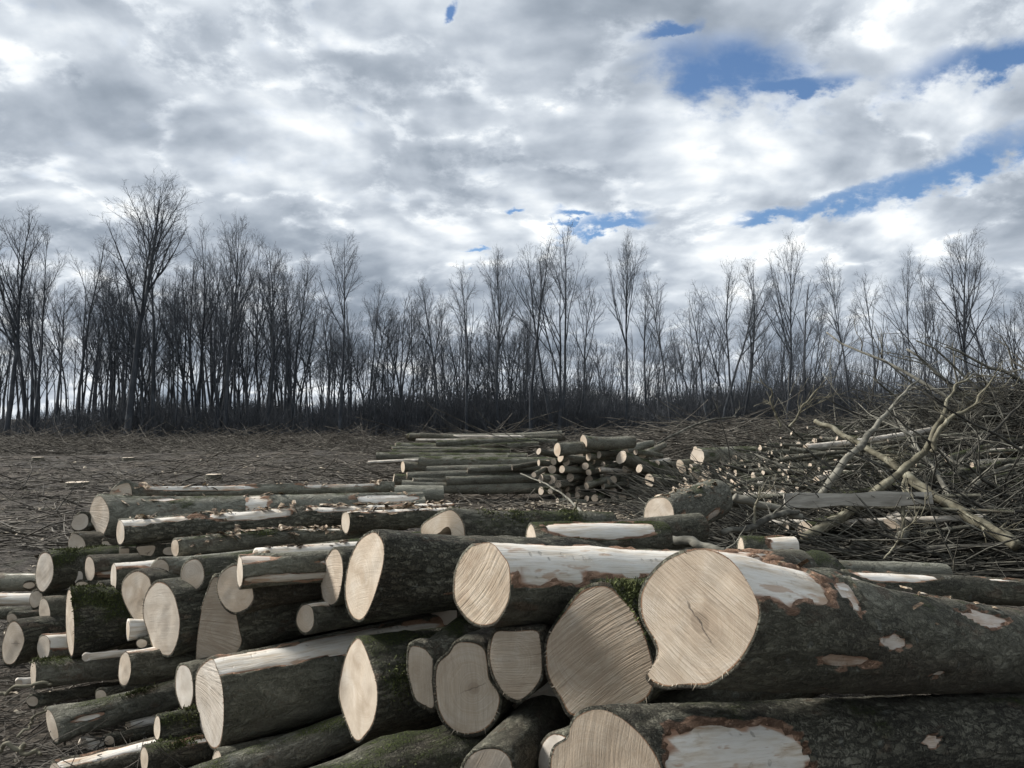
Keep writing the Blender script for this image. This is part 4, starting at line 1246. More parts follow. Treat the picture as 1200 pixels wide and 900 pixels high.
# the rest of the pile under and behind the visible ends
for k, (x, y, d, w, h) in enumerate([(330, 800, 4.3, 26, 50), (200, 860, 4.1, 24, 56), (120, 830, 4.6, 20, 46), (300, 730, 4.3, 26, 56), (460, 880, 3.3, 40, 70), (640, 720, 3.5, 40, 60), (520, 720, 3.9, 34, 54), (760, 790, 3.2, 44, 70), (130, 750, 4.9, 20, 40), (700, 1045, 2.36, 100, 112), (590, 1010, 2.55, 80, 100)]):
    LOG('dark log deep inside the near pile, glimpsed only between other logs', (x, y, w, h), d, yaw=56, L=1.8, crackle=0.5, saw=0.2, weather=0.5, group='dark logs deep inside the pile')

# loose scraps of bark and chips caught on the upper logs
c = np.concatenate(SCRAPS)
n = len(c)
g = np.random.default_rng(88)
a = g.uniform(0, 6.28, n)
sz = g.exponential(0.008, n).clip(0.003, 0.030)[:, None]
ex = np.stack([np.cos(a), np.sin(a), g.normal(0, 0.3, n)], -1) * sz * g.uniform(0.8, 2.6, n)[:, None]
ey = np.stack([-np.sin(a), np.cos(a), g.normal(0, 0.4, n)], -1) * sz * 0.7
up_ = np.array((0, 0, 1.0)) * sz * 0.35
V = np.stack([c - ex - ey, c + ex - ey * 0.6, c + ex * 0.8 + ey, c - ex * 0.7 + ey, c + up_], 1).reshape(-1, 3)
k5 = np.arange(n)[:, None] * 5
tri = np.concatenate([k5 + np.array([[0, 1, 4]]), k5 + np.array([[1, 2, 4]]), k5 + np.array([[2, 3, 4]]), k5 + np.array([[3, 0, 4]])])
tag(link('bark_scraps', mesh_data('bark_scraps', V, None, tri, [M_SCRAP], False)), 'torn bark scraps and chips caught on the upper logs', 'scraps', kind='stuff')

# ================================================================== distant log stacks
def simple_log(seed, L, R, stripped=False):
    """a plain log lying along +x from its near cut face: returns (bark, near face, far face) meshes"""
    g = np.random.default_rng(seed)
    n, m = 14, 9
    th = np.arange(n) * 2 * math.pi / n
    s = np.linspace(0, L, m)
    S, TH = np.meshgrid(s, th, indexing='ij')
    q = np.stack([S * 2.0, np.cos(TH) * 1.5, np.sin(TH) * 1.5], -1) + seed * 5.1
    r = R * (1 - 0.14 * S / L) * (1 + 0.10 * fbm(q, 2))
    bz = 0.03 * L * np.sin(S / L * math.pi * g.uniform(0.6, 1.6)) * g.choice([-1, 1]) * 0.5
    by = 0.03 * L * np.sin(S / L * math.pi) * g.uniform(-0.6, 0.6)
    V = np.stack([S + 0.15 * R * np.sin(TH) * (1 - S / L), r * np.sin(TH) + by, r * np.cos(TH) + bz], -1)
    i = np.arange(m - 1)[:, None] * n + np.arange(n)[None, :]
    j = np.arange(m - 1)[:, None] * n + (np.arange(n)[None, :] + 1) % n
    bark = mesh_data('bark', V.reshape(-1, 3), np.stack([i, j, j + n, i + n], -1), None, [M_BARE if stripped else M_BARK], True, {'edge': np.zeros(n * m)})
    out = [bark]
    for k, flip in ((0, False), (m - 1, True)):
        ring = V[k]
        c = ring.mean(0)
        vv = np.vstack([c, ring])
        tr = [(0, 1 + (a + 1) % n, 1 + a) for a in range(n)]
        if flip:
            tr = [t[::-1] for t in tr]
        out.append(mesh_data('cut_face', vv, None, tr, [M_CUT], True, {'edge': np.concatenate([[0], np.ones(n) * 0.95])}))
    return out


SL = {}
for kind, spec in {'short': (1.6, 0.105), 'long': (4.2, 0.12), 'thin': (3.2, 0.06), 'billet': (1.1, 0.08)}.items():
    SL[kind] = [simple_log(hash_k * 7 + len(kind), *spec, stripped=(hash_k == 4)) for hash_k in range(5)]
SLG = np.random.default_rng(77)


def put_log(kind, near, direction, scale, label, group, cat='log', name='log', thick=1.0):
    """near = world point of the near cut face centre, direction = yaw, pitch in degrees"""
    v = int(SLG.choice([0, 1, 2, 3, 0, 1, 2, 3, 0, 1, 2, 3, 4]))
    root = bpy.data.objects.new(name, None)
    COL.objects.link(root)
    yaw, pitch = direction
    root.location = near
    root.rotation_euler = (SLG.uniform(0, 6.28), -rad(pitch), rad(90 - yaw))
    root.scale = (scale, scale * thick, scale * thick)
    for nm, me in zip(('bark', 'cut_face', 'far_cut_face'), SL[kind][v]):
        o = link(nm, me, root)
        o['moss'], o['tone'], o['crackle'], o['weather'] = float(SLG.choice([0, 0.2, 0.4])), float(SLG.uniform(0.15, 1.0)), float(SLG.uniform(0, 0.6)), float(1.0 if v == 4 else SLG.uniform(0.25, 1.0))
        o['saw'], o['saw_angle'], o['saw_fan'], o['cool'], o['crack'], o['radius'] = 0.2, float(SLG.uniform(0, 3)), 0.0, float(SLG.uniform(0, 0.4)), 0.0, 0.1
    tag(root, label, cat, group)
    return root


def on_ground(px, py, d):
    return P(px, py, d)


# central stack: ends facing us, three to eight courses; columns follow the silhouette of the stack
g = np.random.default_rng(4)
row = 0
ORD = ['first', 'second', 'third', 'fourth', 'fifth', 'sixth', 'seventh', 'eighth', 'ninth', 'tenth', 'eleventh', 'twelfth', 'thirteenth', 'fourteenth', 'fifteenth', 'sixteenth', 'seventeenth', 'eighteenth']
ROWS = ['lowest', 'second lowest', 'third lowest', 'middle', 'third highest', 'second highest', 'highest']
yrow = 594.0
while yrow > 526:
    x0 = np.interp(yrow, [526, 545, 575, 594], [640, 622, 632, 668])
    x1 = np.interp(yrow, [526, 540, 560, 594], [742, 770, 806, 780])
    for qi, px in enumerate(np.arange(x0 + (5 if row % 2 else 0), x1, 11.0)):
        d = 14.6 + (594 - yrow) * 0.008 + g.uniform(-0.3, 0.25) + (px - 700) * 0.003
        put_log('billet', P(px + g.uniform(-2.5, 2.5), yrow + g.uniform(-4, 4), d), (g.uniform(15, 70), g.uniform(-10, 8)), g.uniform(0.65, 1.15),
                f'{ORD[qi]} sawn end from the left in the {ROWS[row]} row of the far central stack', 'log ends of the far central stack')
    yrow -= 10.2
    row += 1
put_log('billet', P(653, 527, 14.5), (62, 2), 0.95, 'thick log lying on top of the far central stack, left one', 'top logs of the far central stack', thick=1.75)
put_log('billet', P(684, 518, 14.7), (70, -1), 1.0, 'thickest topmost log of the far central stack, right one', 'top logs of the far central stack', thick=1.8)
put_log('short', P(728, 536, 14.6), (60, -14), 1.3, 'log sliding down the right side of the far central stack', 'top logs of the far central stack')
put_log('long', P(749, 549, 14.3), (58, -9), 0.7, 'long pale log sliding off the right end of the far central stack', 'top logs of the far central stack')
put_log('short', P(761, 563, 14.0), (62, -6), 1.2, 'thick pale-ended log at the right foot of the far central stack', 'top logs of the far central stack')
put_log('long', P(790, 575, 13.6), (72, -7), 0.75, 'dark log pointing down from the right foot of the far central stack', 'top logs of the far central stack')
put_log('long', P(600, 548, 15.6), (78, 7), 0.45, 'log leaning up on the left shoulder of the far central stack', 'top logs of the far central stack')
# a few ends in the tumbled stack right of it
for k in range(48):
    px = g.uniform(796, 884)
    py = np.interp(px, [796, 815, 850, 884], [540, 524, 532, 540]) + 38 * g.random()
    put_log('short' if k % 3 == 0 else 'billet', P(px, py, 15.0 - (py - 525) * 0.035), (g.uniform(25, 80), g.uniform(-10, 8)), g.uniform(0.7, 1.05),
            'log in the low tumbled heap right of the far central stack', 'logs of the tumbled heap right of the central stack')
put_log('short', P(817, 536, 14.3), (60, 0), 1.7, 'thickest log end of the tumbled heap right of the central stack', 'logs of the tumbled heap right of the central stack')

# left long-log stack, logs lying across the view
LONG = [(472, 547, 70, 1.0), (461, 562, 75, 1.05), (476, 560, 78, 1.0), (483, 566, 80, 0.9), (523, 564, 80, 0.85), (470, 570, 82, 1.1), (490, 541, 82, 1.1), (500, 552, 82, 0.9), (548, 552, 80, 0.7)]
LONGL = ['thick log with big sawn end at the left of the far cross-laid stack', 'dark log with wide end at the lower left of the far cross-laid stack', 'log just above the ground in the far cross-laid stack',
         'thin log at the foot of the far cross-laid stack', 'pale-ended log lying in front of the far cross-laid stack', 'lowest long log half sunk under the far cross-laid stack',
         'long log near the top of the far cross-laid stack', 'middle long log of the far cross-laid stack', 'short log reaching to the central stack from the cross-laid one']
for k, ((x, y, yw, sc_), lab) in enumerate(zip(LONG, LONGL)):
    put_log('long', P(x, y, 15.6 + 0.02 * (570 - y)), (yw, SLG.uniform(-1, 1)), sc_, lab, 'logs of the far cross-laid stack')
for k in range(26):
    y = g.uniform(508, 542)
    x = np.interp(y, [508, 525, 542], [480, 455, 430]) + abs(g.normal(0, 26))
    d = 20.5 - (y - 508) * 0.08 + g.uniform(-0.3, 0.3)
    put_log('long' if k % 2 else 'thin', P(x, y, d), (g.uniform(78, 98), g.uniform(-2, 2)), g.uniform(0.55, 0.95), 'pale log lying across the view in the stack behind the cross-laid one', 'logs of the farther cross-laid stack')

# right heap of thin logs and split wood, in front of the brush
for k in range(190):
    px = g.uniform(838, 1030)
    top = np.interp(px, [838, 900, 950, 985, 1020], [552, 516, 498, 494, 508])
    t = g.random() ** 0.8
    py = top + t * np.interp(px, [838, 900, 1010], [40, 76, 96])
    d = 13.4 - t * 4.0 + g.uniform(-0.2, 0.2)
    put_log(('thin', 'billet', 'thin', 'short')[k % 4], P(px, py, d), (g.choice([g.uniform(45, 85), g.uniform(95, 130), g.uniform(50, 70)]), g.uniform(-10, 9)), g.uniform(0.5, 0.95),
            'thin pole with sawn end in the sloping heap left of the brush pile', 'thin poles of the heap beside the brush pile', cat='pole', name='pole', thick=g.uniform(0.42, 0.75))
n = 7000
px = g.uniform(862, 1080, n)
t = g.random(n) ** 0.9
top = np.interp(px, [836, 900, 950, 985, 1060], [556, 522, 502, 498, 500])
HEAP = np.array([P(a, b, c) for a, b, c in zip(px, top + 4 + t * np.interp(px, [836, 900, 1060], [44, 84, 120]), 14.0 - t * 4.2 + g.uniform(-0.05, 0.6, n))])
put_log('short', P(1040, 624, 8.3), (44, 2), 1.45, 'log end with round brown face under the brush pile', None)
for k in range(70):
    px = g.uniform(900, 1230)
    py = g.uniform(505, 640)
    put_log('thin', P(px, py, np.interp(py, [505, 560, 640], [11.2, 9.6, 8.3])), (g.uniform(50, 112), g.uniform(-14, 14)), g.uniform(0.4, 0.8),
            'grey pole lying among the branches of the brush pile', 'grey poles in the brush pile', cat='pole', name='pole', thick=g.uniform(0.6, 1.1))
put_log('short', P(944, 622, 8.4), (55, 8), 1.0, 'pale splintered log end at the left foot of the brush pile', None)

# ================================================================== stumps on the cleared ground
def stump(px, py, d, r, h, label):
    c = P(px, py, d)
    z0 = float(ground_z(c[0], c[1])) - 0.05
    root = bpy.data.objects.new('stump', None)
    COL.objects.link(root)
    root.location = (c[0], c[1], z0)
    n = 18
    th = np.arange(n) * 2 * math.pi / n
    V = []
    for f, k in ((0, 1.55), (0.25, 1.2), (0.6, 1.05), (1.0, 1.0)):
        rr = r * k * (1 + 0.10 * (1.6 - f) * np.sin(5 * th + d) + 0.05 * np.sin(3 * th))
        V.append(np.stack([rr * np.cos(th), rr * np.sin(th), np.full(n, f * (h + 0.05))], -1))
    i = np.arange(3)[:, None] * n + np.arange(n)[None, :]
    j = np.arange(3)[:, None] * n + (np.arange(n)[None, :] + 1) % n
    b = link('bark', mesh_data('bark', np.concatenate(V), np.stack([i, j, j + n, i + n], -1), None, [M_BARK], True, {'edge': np.zeros(4 * n)}), root)
    b['tone'], b['moss'], b['crackle'] = 0.2, 0.2, 0.4
    vv = np.vstack([V[3].mean(0) + np.array((0, 0, 0.004)), V[3]])
    f = link('cut_face', mesh_data('cut_face', vv, None, [(0, 1 + a, 1 + (a + 1) % n) for a in range(n)], [M_CUT], True, {'edge': np.concatenate([[0], np.full(n, 0.9)])}), root)
    f['saw'], f['cool'], f['radius'] = 0.2, 0.3, float(r)
    tag(root, label, 'stump', 'stumps on the cleared ground')


stump(44, 538, 29, 0.20, 0.18, 'small pale-topped stump near the wood, far left')
stump(90, 566, 19, 0.26, 0.10, 'low flat stump on the bare soil left of the near pile')
stump(250, 562, 20, 0.20, 0.22, 'dark stump standing behind the top logs at left')
stump(150, 538, 30, 0.22, 0.15, 'stump far out on the soil in front of the left thicket')
stump(372, 524, 38, 0.22, 0.15, 'pale stump at the foot of the lone spire tree')

# ================================================================== branches and brush
def stick(T, p, yaw, pitch, L, r, g, sides=4, seg=4, wander=0.10, droop=-0.02):
    d = (math.sin(yaw) * math.cos(pitch), math.cos(yaw) * math.cos(pitch), math.sin(pitch))
    pts, rr = grow(p, d, L, r, r * 0.35, seg, wander, droop, g)
    T.add(pts, rr, sides, cap=False)
    return pts, rr


def brush_h(x, y):
    """height of the right brush pile"""
    a = 2.15 * np.exp(-(((x - 8.6) / 3.2) ** 2 + ((y - 12.4) / 2.4) ** 2))
    c = 0.72 * np.exp(-(((x - 5.8) / 2.8) ** 2 + ((y - 9.4) / 1.4) ** 2))
    return np.maximum(a, c)


BRANCH = []
g = np.random.default_rng(19)
for k in range(12):
    r0 = g.uniform(0.022, 0.062)
    L = g.uniform(1.6, 3.4)
    pts, rr = grow((0, 0, 0), (1, 0, 0), L, r0, r0 * 0.3, 9, 0.11, 0.0, g)
    T = Tubes()
    T.add(pts, rr, 6)
    main = T.data('fallen_branch', [M_BRANCH])
    tw = []
    for q in range(int(g.integers(3, 6))):
        i = int(g.integers(2, 9))
        b1, r1 = grow(pts[i], child_dir(pts[i] - pts[i - 1], g.uniform(0.4, 0.9), g.uniform(0, 6.28)), g.uniform(0.4, 1.3), rr[i] * 0.6, 0.005, 6, 0.14, 0.02, g)
        T = Tubes()
        T.add(b1, r1, 4)
        for z in range(3):
            j = int(g.integers(1, 6))
            b2, r2 = grow(b1[j], child_dir(b1[j + 1] - b1[j], g.uniform(0.4, 0.9), g.uniform(0, 6.28)), g.uniform(0.2, 0.6), max(0.004, r1[j] * 0.6), 0.003, 3, 0.15, 0.02, g)
            T.add(b2, r2, 3, cap=False)
        tw.append(T.data('side_twig', [M_BRANCH]))
    BRANCH.append((main, tw))


def put_branch(k, loc, yaw, pitch, sc_, label, group):
    o = link('fallen_branch', BRANCH[k][0])
    o.location = loc
    o.rotation_euler = (RND.uniform(0, 6.28), -pitch, math.pi / 2 - yaw)
    o.scale = (sc_, sc_, sc_)
    for t in BRANCH[k][1]:
        link('side_twig', t, o)
    tag(o, label, 'branch', group)
    return o


for k in range(190):
    x, y = g.uniform(4.2, 11.0), g.uniform(8.0, 14.2)
    h = float(brush_h(np.array(x), np.array(y)))
    if h < 0.15:
        continue
    z = h * g.uniform(0.55, 1.02) + 0.03
    yaw = g.choice([g.normal(1.3, 0.5), g.normal(-1.3, 0.5)])
    c = math.sin(yaw), math.cos(yaw)
    put_branch(int(g.integers(0, 12)), (x - c[0] * 0.9, y - c[1] * 0.9, z), yaw, g.normal(0.02, 0.22), g.uniform(0.7, 1.15),
               'leafless branch lying in the tangle of the right brush pile', 'branches of the right brush pile')


def px_branch(label, pts, twigs=4, mat=None, group=None, seed=0, tw_len=(0.15, 0.55), lift=0.03, name='fallen_branch'):
    """a large branch followed through photograph points (x, y, depth, thickness px)"""
    gg = np.random.default_rng(seed + 300)
    raw = np.array([np.append(P(x, y, d), t * 0.42 * d / FPX) for x, y, d, t in pts])
    k = len(raw)
    tq = np.linspace(0, k - 1, k * 5)
    C = np.stack([np.interp(tq, np.arange(k), raw[:, j]) for j in range(4)], -1)
    C[1:-1, :3] += gg.normal(0, 0.018, (len(C) - 2, 3))
    C[1:-1] = (C[:-2] + 2 * C[1:-1] + C[2:]) / 4
    f_ = np.linspace(0, len(C) - 1, len(C) * 3)
    C = np.stack([np.interp(f_, np.arange(len(C)), C[:, j]) for j in range(4)], -1)
    C[:, 3] *= 1 + 0.16 * fbm(np.stack([f_ * 0.35, f_ * 0, f_ * 0 + seed * 3.3], -1), 3)
    T = Tubes()
    T.add(C[:, :3], C[:, 3], 8)
    o = link(name, T.data(name, [mat or M_BRANCH]))
    for q in range(twigs):
        i = int(gg.integers(len(C) // 4, len(C) - 1))
        T = Tubes()
        b1, r1 = grow(C[i, :3], child_dir(C[i, :3] - C[i - 1, :3], gg.uniform(0.4, 0.9), gg.uniform(0, 6.28)), gg.uniform(*tw_len), max(0.005, C[i, 3] * 0.38), 0.003, 7, 0.13, lift, gg)
        T.add(b1, r1, 4)
        for z in range(4):
            j = int(gg.integers(1, 7))
            b2, r2 = grow(b1[j], child_dir(b1[j + 1] - b1[j], gg.uniform(0.4, 0.8), gg.uniform(0, 6.28)), gg.uniform(0.2, 0.5) * tw_len[1], max(0.004, r1[j] * 0.6), 0.003, 4, 0.14, lift, gg)
            T.add(b2, r2, 3, cap=False)
        link('side_twig', T.data('side_twig', [mat or M_BRANCH]), o)
    tag(o, label, 'branch', group)
    return o


M_PALEBR = make_simple('pale_branch_bark', [(0.33, (0.06, 0.054, 0.037)), (0.5, (0.14, 0.128, 0.09)), (0.67, (0.25, 0.235, 0.175))], 8.0, stretch=(1, 1, 1))
px_branch('thick pale branch slanting down to the right edge through the brush pile', [(1062, 556, 8.6, 13), (1110, 590, 8.2, 15), (1150, 612, 7.9, 16), (1192, 640, 7.5, 17)], 4, M_PALEBR, seed=1)
px_branch('crossing branch from upper left over the thick pale branch', [(955, 493, 10.4, 6), (1000, 515, 9.9, 8), (1050, 545, 9.3, 10), (1075, 566, 9.0, 11)], 6, M_PALEBR, seed=2)
px_branch('forked branch rising from the brush pile to its left-hand spire', [(962, 580, 9.0, 11), (995, 535, 9.2, 10), (1020, 508, 9.4, 8), (1040, 482, 9.6, 5), (1062, 458, 9.8, 3.5), (1078, 444, 9.9, 2)], 6, None, seed=3)
px_branch('tall pale branch curving up to the highest tip over the brush pile', [(1022, 580, 8.8, 10), (1060, 550, 9.0, 11), (1082, 530, 9.1, 9), (1098, 500, 9.2, 6), (1112, 470, 9.3, 4.5), (1122, 450, 9.4, 3), (1140, 440, 9.5, 2)], 6, M_PALEBR, seed=4)
px_branch('pale forked branch with crooked elbow right of the highest tip', [(1092, 530, 9.0, 7.5), (1098, 508, 9.0, 6.5), (1112, 490, 9.0, 5.5), (1138, 478, 9.0, 4), (1152, 460, 9.0, 3), (1166, 440, 9.0, 2)], 5, M_PALEBR, seed=5)
px_branch('slim branch dropping from the elbow to the foot of the brush pile', [(1062, 560, 8.3, 6), (1060, 590, 8.2, 6), (1058, 625, 8.1, 5), (1052, 660, 8.0, 3)], 4, M_PALEBR, seed=6)
px_branch('long dark branch lying level along the foot of the brush pile', [(930, 640, 8.0, 8), (1010, 646, 7.9, 9), (1090, 642, 7.8, 9), (1200, 638, 7.6, 10)], 3, None, seed=7)
px_branch('thick slanting log-like branch under the grey board', [(942, 630, 8.1, 14), (975, 612, 8.3, 15), (1005, 592, 8.6, 14), (1040, 565, 9.0, 12)], 2, M_PALEBR, seed=8)
px_branch('dark branch reaching down from the mossy short log to the right', [(860, 582, 7.8, 12), (900, 594, 7.8, 11), (940, 606, 7.8, 9)], 2, None, seed=9)
px_branch('curved branch arching low left of the brush pile', [(845, 625, 7.0, 8), (880, 618, 7.2, 9), (910, 605, 7.5, 9), (935, 600, 7.8, 7)], 3, None, seed=10)
px_branch('straight dead stick standing out of the foot of the brush pile', [(878, 630, 7.2, 4), (885, 600, 7.3, 3.5), (890, 570, 7.4, 2.5)], 2, M_PALEBR, seed=11)
px_branch('upright twiggy shoot left of the brush pile against the dark wood', [(915, 500, 11.5, 3.2), (905, 478, 11.5, 2.5), (903, 455, 11.5, 1.6)], 3, M_PALEBR, seed=12)
px_branch('fan of pale shoots above the left shoulder of the brush pile', [(925, 500, 11.2, 3.5), (940, 478, 11.2, 2.8), (958, 456, 11.2, 2)], 6, M_PALEBR, seed=13)
px_branch('grey twiggy branch leaning right above the brush pile crest', [(1120, 545, 9.6, 6), (1150, 520, 9.7, 5), (1180, 490, 9.8, 3.5), (1205, 465, 9.9, 2)], 7, None, seed=14)
px_branch('branch with many side twigs at the right edge of the brush pile', [(1128, 580, 9.0, 7), (1150, 560, 9.1, 6), (1178, 548, 9.2, 5), (1210, 540, 9.3, 4)], 8, None, seed=15)
px_branch('bare stick leaning over the soil between the near pile and the central stack', [(690, 606, 9.0, 4.5), (665, 583, 9.6, 3), (640, 568, 10.4, 2), (610, 555, 11.2, 1.5)], 2, None, seed=16)
px_branch('short broken stick standing upright behind the white-scarred mossy log', [(668, 614, 7.6, 5), (672, 600, 7.6, 4), (676, 586, 7.6, 3)], 1, M_PALEBR, seed=17)
px_branch('mossy crooked branch lying between the scarred log and the short mossy log', [(745, 618, 4.6, 13), (775, 628, 4.5, 14), (815, 638, 4.4, 13), (850, 645, 4.3, 10)], 3, None, seed=18, tw_len=(0.1, 0.3))
px_branch('dark root-like branch below the right foot of the central stack', [(738, 622, 8.0, 10), (765, 600, 8.6, 10), (790, 585, 9.2, 9)], 2, None, seed=19)
px_branch('thin pale twig in front of the brush pile foot', [(1036, 655, 7.2, 2.4), (1050, 640, 7.2, 2.6), (1060, 620, 7.2, 2.2), (1075, 600, 7.2, 1.6)], 3, M_PALEBR, seed=20)
px_branch('long curved pole lying over the brush behind the central stack', [(770, 520, 17.5, 3.5), (800, 505, 18, 3.5), (830, 492, 18.5, 3), (862, 488, 19, 2)], 2, None, seed=21)
px_branch('bleached stick on the ground at the bottom left corner', [(0, 812, 3.95, 4), (30, 806, 3.95, 4.5), (60, 802, 3.95, 4)], 0, M_PALEBR, seed=22, tw_len=(0.1, 0.3))
px_branch('pale thin stick slanting to the tilted log at bottom left', [(20, 864, 3.6, 3.2), (40, 845, 3.65, 3), (54, 828, 3.7, 2.5)], 0, M_PALEBR, seed=23, tw_len=(0.08, 0.25))
px_branch('short pale stick lying at the bottom left corner', [(0, 882, 3.5, 6), (25, 880, 3.5, 6.5), (48, 884, 3.5, 5)], 0, M_PALEBR, seed=24, tw_len=(0.08, 0.2))

# weathered grey board across the brush pile
def board():
    a, b = P(919, 587, 8.35), P(1092, 584, 8.2)
    ax = (b - a) / np.linalg.norm(b - a)
    up = np.array((0, 0.25, 0.97))
    up -= ax * (up @ ax)
    up /= np.linalg.norm(up)
    sd = np.cross(ax, up)
    L = np.linalg.norm(b - a)
    m = 14
    V = []
    for k, s in enumerate(np.linspace(0, L, m)):
        wv = 0.004 * math.sin(k * 1.7)
        hh = 0.075 + 0.010 * math.sin(k * 0.9)
        for (u, v) in ((-hh, -0.022), (-hh, 0.022), (hh, 0.022), (hh, -0.022)):
            V.append(a + ax * s + up * (u + wv) + sd * v)
    Q = []
    for k in range(m - 1):
        for c in range(4):
            Q.append((k * 4 + c, k * 4 + (c + 1) % 4, (k + 1) * 4 + (c + 1) % 4, (k + 1) * 4 + c))
    Q += [(3, 2, 1, 0), ((m - 1) * 4, (m - 1) * 4 + 1, (m - 1) * 4 + 2, (m - 1) * 4 + 3)]
    o = link('grey_board', mesh_data('grey_board', V, Q, None, [M_PLANK], False))
    tag(o, 'weathered grey split board lying across the brush pile', 'board')


board()

# ---- countless thin brushwood
def brush_mass(name, label, P0, mat, g, Lr=(0.6, 1.8), rr=(0.004, 0.012), yaw_sd=0.5, pitch_sd=0.15, seg=4, cat='brushwood', wander=0.13, yaws=(1.45, -1.45)):
    n = len(P0)
    yaw = g.choice(yaws, n) + g.normal(0, yaw_sd, n)
    pit = g.normal(0, pitch_sd, n)
    D = np.stack([np.sin(yaw) * np.cos(pit), np.cos(yaw) * np.cos(pit), np.sin(pit)], -1)
    r = g.uniform(*rr, n)
    pts, ra = grow_batch(P0, D, g.uniform(*Lr, n), r, r * 0.4, seg, wander, -0.01, g)
    pts[:, :, 2] = np.maximum(pts[:, :, 2], ground_z(pts[:, :, 0], pts[:, :, 1]) + 0.01)
    T = Tubes()
    T.add_batch(pts, ra, 3)
    tag(link(name, T.data(name, [mat])), label, cat, kind='stuff')


g = np.random.default_rng(23)
n = 40000
x, y = g.uniform(2.6, 12.5, n), g.uniform(7.6, 15, n)
h = brush_h(x, y)
ok = h > 0.10
x, y, h = x[ok], y[ok], h[ok]
k_ = g.random(len(x)) < 0.12
brush_mass('brushwood', 'thumb-thick sticks packed in the right brush pile', np.stack([x, y, h * g.uniform(0.3, 1.0, len(x)) + 0.02], -1)[k_], M_BRANCH, g, (0.5, 2.0), (0.015, 0.036), 0.5, 0.18)
brush_mass('brushwood', 'thin brushwood filling the right brush pile', np.stack([x, y, h * g.uniform(0.1, 0.98, len(x)) + g.normal(0, 0.04, len(x)) + 0.02], -1), M_BRANCH, g, (0.4, 1.8), (0.004, 0.018), 0.55, 0.25)

n = 1500
x, y = g.uniform(5.2, 12.5, n), g.uniform(10.5, 13.5, n)
z = brush_h(x, y) * g.uniform(0.7, 1.0, n)
T = Tubes()
b0, r0_ = grow_batch(np.stack([x, y, z], -1), np.stack([g.normal(0.2, 0.6, n), g.normal(0, 0.4, n), g.uniform(0.3, 1.0, n)], -1), g.uniform(0.25, 0.9, n), g.uniform(0.004, 0.009, n), 0.003, 5, 0.14, 0.03, g)
T.add_batch(b0, r0_, 3)
for k in range(2):
    j = g.integers(1, 5, n)
    ar = np.arange(n)
    b1, r1_ = grow_batch(b0[ar, j], child_dirs(b0[ar, j + 1] - b0[ar, j], g.uniform(0.4, 0.9, n), g.uniform(0, 6.28, n)), g.uniform(0.12, 0.4, n), 0.004, 0.0025, 3, 0.12, 0.03, g)
    T.add_batch(b1, r1_, 3)
tag(link('brushwood', T.data('brushwood', [M_BRANCH])), 'upright twigs bristling from the crest of the brush pile', 'brushwood', kind='stuff')
brush_mass('brushwood', 'thin poles and sticks filling the heap left of the brush pile', HEAP - np.array((0, 0, 0.05)), M_BRANCH, g, (0.4, 1.4), (0.008, 0.034), 0.3, 0.10, yaws=(1.15, 1.5))

n = 6500
px, d = g.uniform(500, 1000, n), g.uniform(19, 30, n)
top = np.interp(px, [500, 540, 620, 700, 760, 860, 1000], [0.3, 1.0, 1.1, 0.8, 1.3, 1.6, 1.6])
x, y = (px - 600) / FPX * d, d
brush_mass('brushwood', 'grey heap of thin tops behind the far log stacks', np.stack([x, y, top * g.random(n) ** 1.2 * (0.6 + 0.5 * np.sin(x * 1.3 + y))], -1), M_LITTER, g, (1.0, 3.2), (0.008, 0.022), 0.35, 0.12)

n = 6000
px, d = g.uniform(-80, 480, n), g.uniform(36, 54, n)
x, y = (px - 600) / FPX * d, d
z = 0.55 * np.exp(-((d - 45 - 3 * np.sin(x * 0.3)) / 4) ** 2) * g.random(n) * np.interp(px, [-80, 100, 250, 480], [0.8, 0.7, 1.2, 1.0])
brush_mass('brushwood', 'low windrow of brushwood along the edge of the left wood', np.stack([x, y, z], -1), M_LITTER, g, (0.8, 3.4), (0.010, 0.028), 0.35, 0.16)

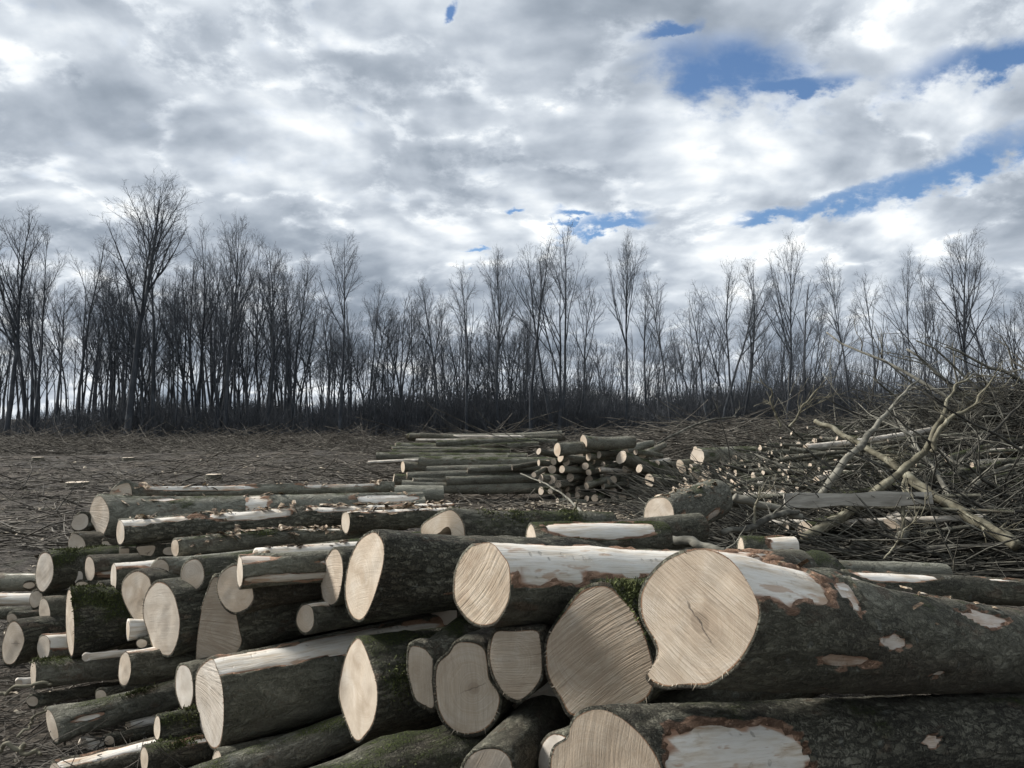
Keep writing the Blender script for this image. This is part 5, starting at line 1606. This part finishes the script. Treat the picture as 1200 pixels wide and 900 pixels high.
# ---- litter strewn over the whole clearing
for lab, n, d0, dk, Lr, rr in (('broken twigs strewn over the soil close to the near pile', 9000, 2.9, 1.25, (0.08, 0.55), (0.002, 0.006)),
                               ('broken branches and twigs strewn over the far cleared soil', 11000, 9.0, 1.8, (0.12, 1.3), (0.004, 0.018)),
                               ('long broken branches lying about in front of the wood', 2600, 17.0, 1.1, (0.3, 2.2), (0.008, 0.026))):
    d = d0 * np.exp(g.random(n) * dk)
    x = g.uniform(-0.95, 0.95, n) * d
    z = ground_z(x, d) + 0.012 + np.abs(g.normal(0, 0.02, n))
    brush_mass('twig_litter', lab, np.stack([x, d, z], -1), M_LITTER, g, Lr, rr, 0.8, 0.08, seg=3, cat='litter', wander=0.16)

# chips and bark scraps
n = 14000
d = 3.0 * np.exp(g.random(n) * 2.4)
u = g.uniform(-0.95, 0.95, n)
hot = g.random(n) < 0.55
d[hot] = g.normal(12.5, 1.6, hot.sum())
u[hot] = g.normal(0.12, 0.16, hot.sum())
d = np.clip(d, 2.9, 60)
x, y = u * d, d
z = ground_z(x, y) + 0.012
sz = g.exponential(0.012, n).clip(0.004, 0.05) * (0.6 + d * 0.05)
a = g.uniform(0, 6.28, n)
ex = np.stack([np.cos(a), np.sin(a), g.normal(0, 0.35, n)], -1) * sz[:, None] * g.uniform(0.8, 2.2, n)[:, None]
ey = np.stack([-np.sin(a), np.cos(a), g.normal(0, 0.35, n)], -1) * sz[:, None] * 0.6
c = np.stack([x, y, z], -1)
top = c + np.stack([g.normal(0, 0.2, n) * sz, g.normal(0, 0.2, n) * sz, 0.5 * sz], -1)
V = np.stack([c - ex - ey, c + ex - ey * 0.7, c + ex * 0.8 + ey, c - ex * 0.9 + ey, top], 1).reshape(-1, 3)
k5 = np.arange(n)[:, None] * 5
tri = np.concatenate([k5 + np.array([[0, 1, 4]]), k5 + np.array([[1, 2, 4]]), k5 + np.array([[2, 3, 4]]), k5 + np.array([[3, 0, 4]])])
tag(link('wood_chips', mesh_data('wood_chips', V, None, tri, [M_CHIP], False)), 'pale wood chips and bark scraps on the cleared soil', 'chips', kind='stuff')
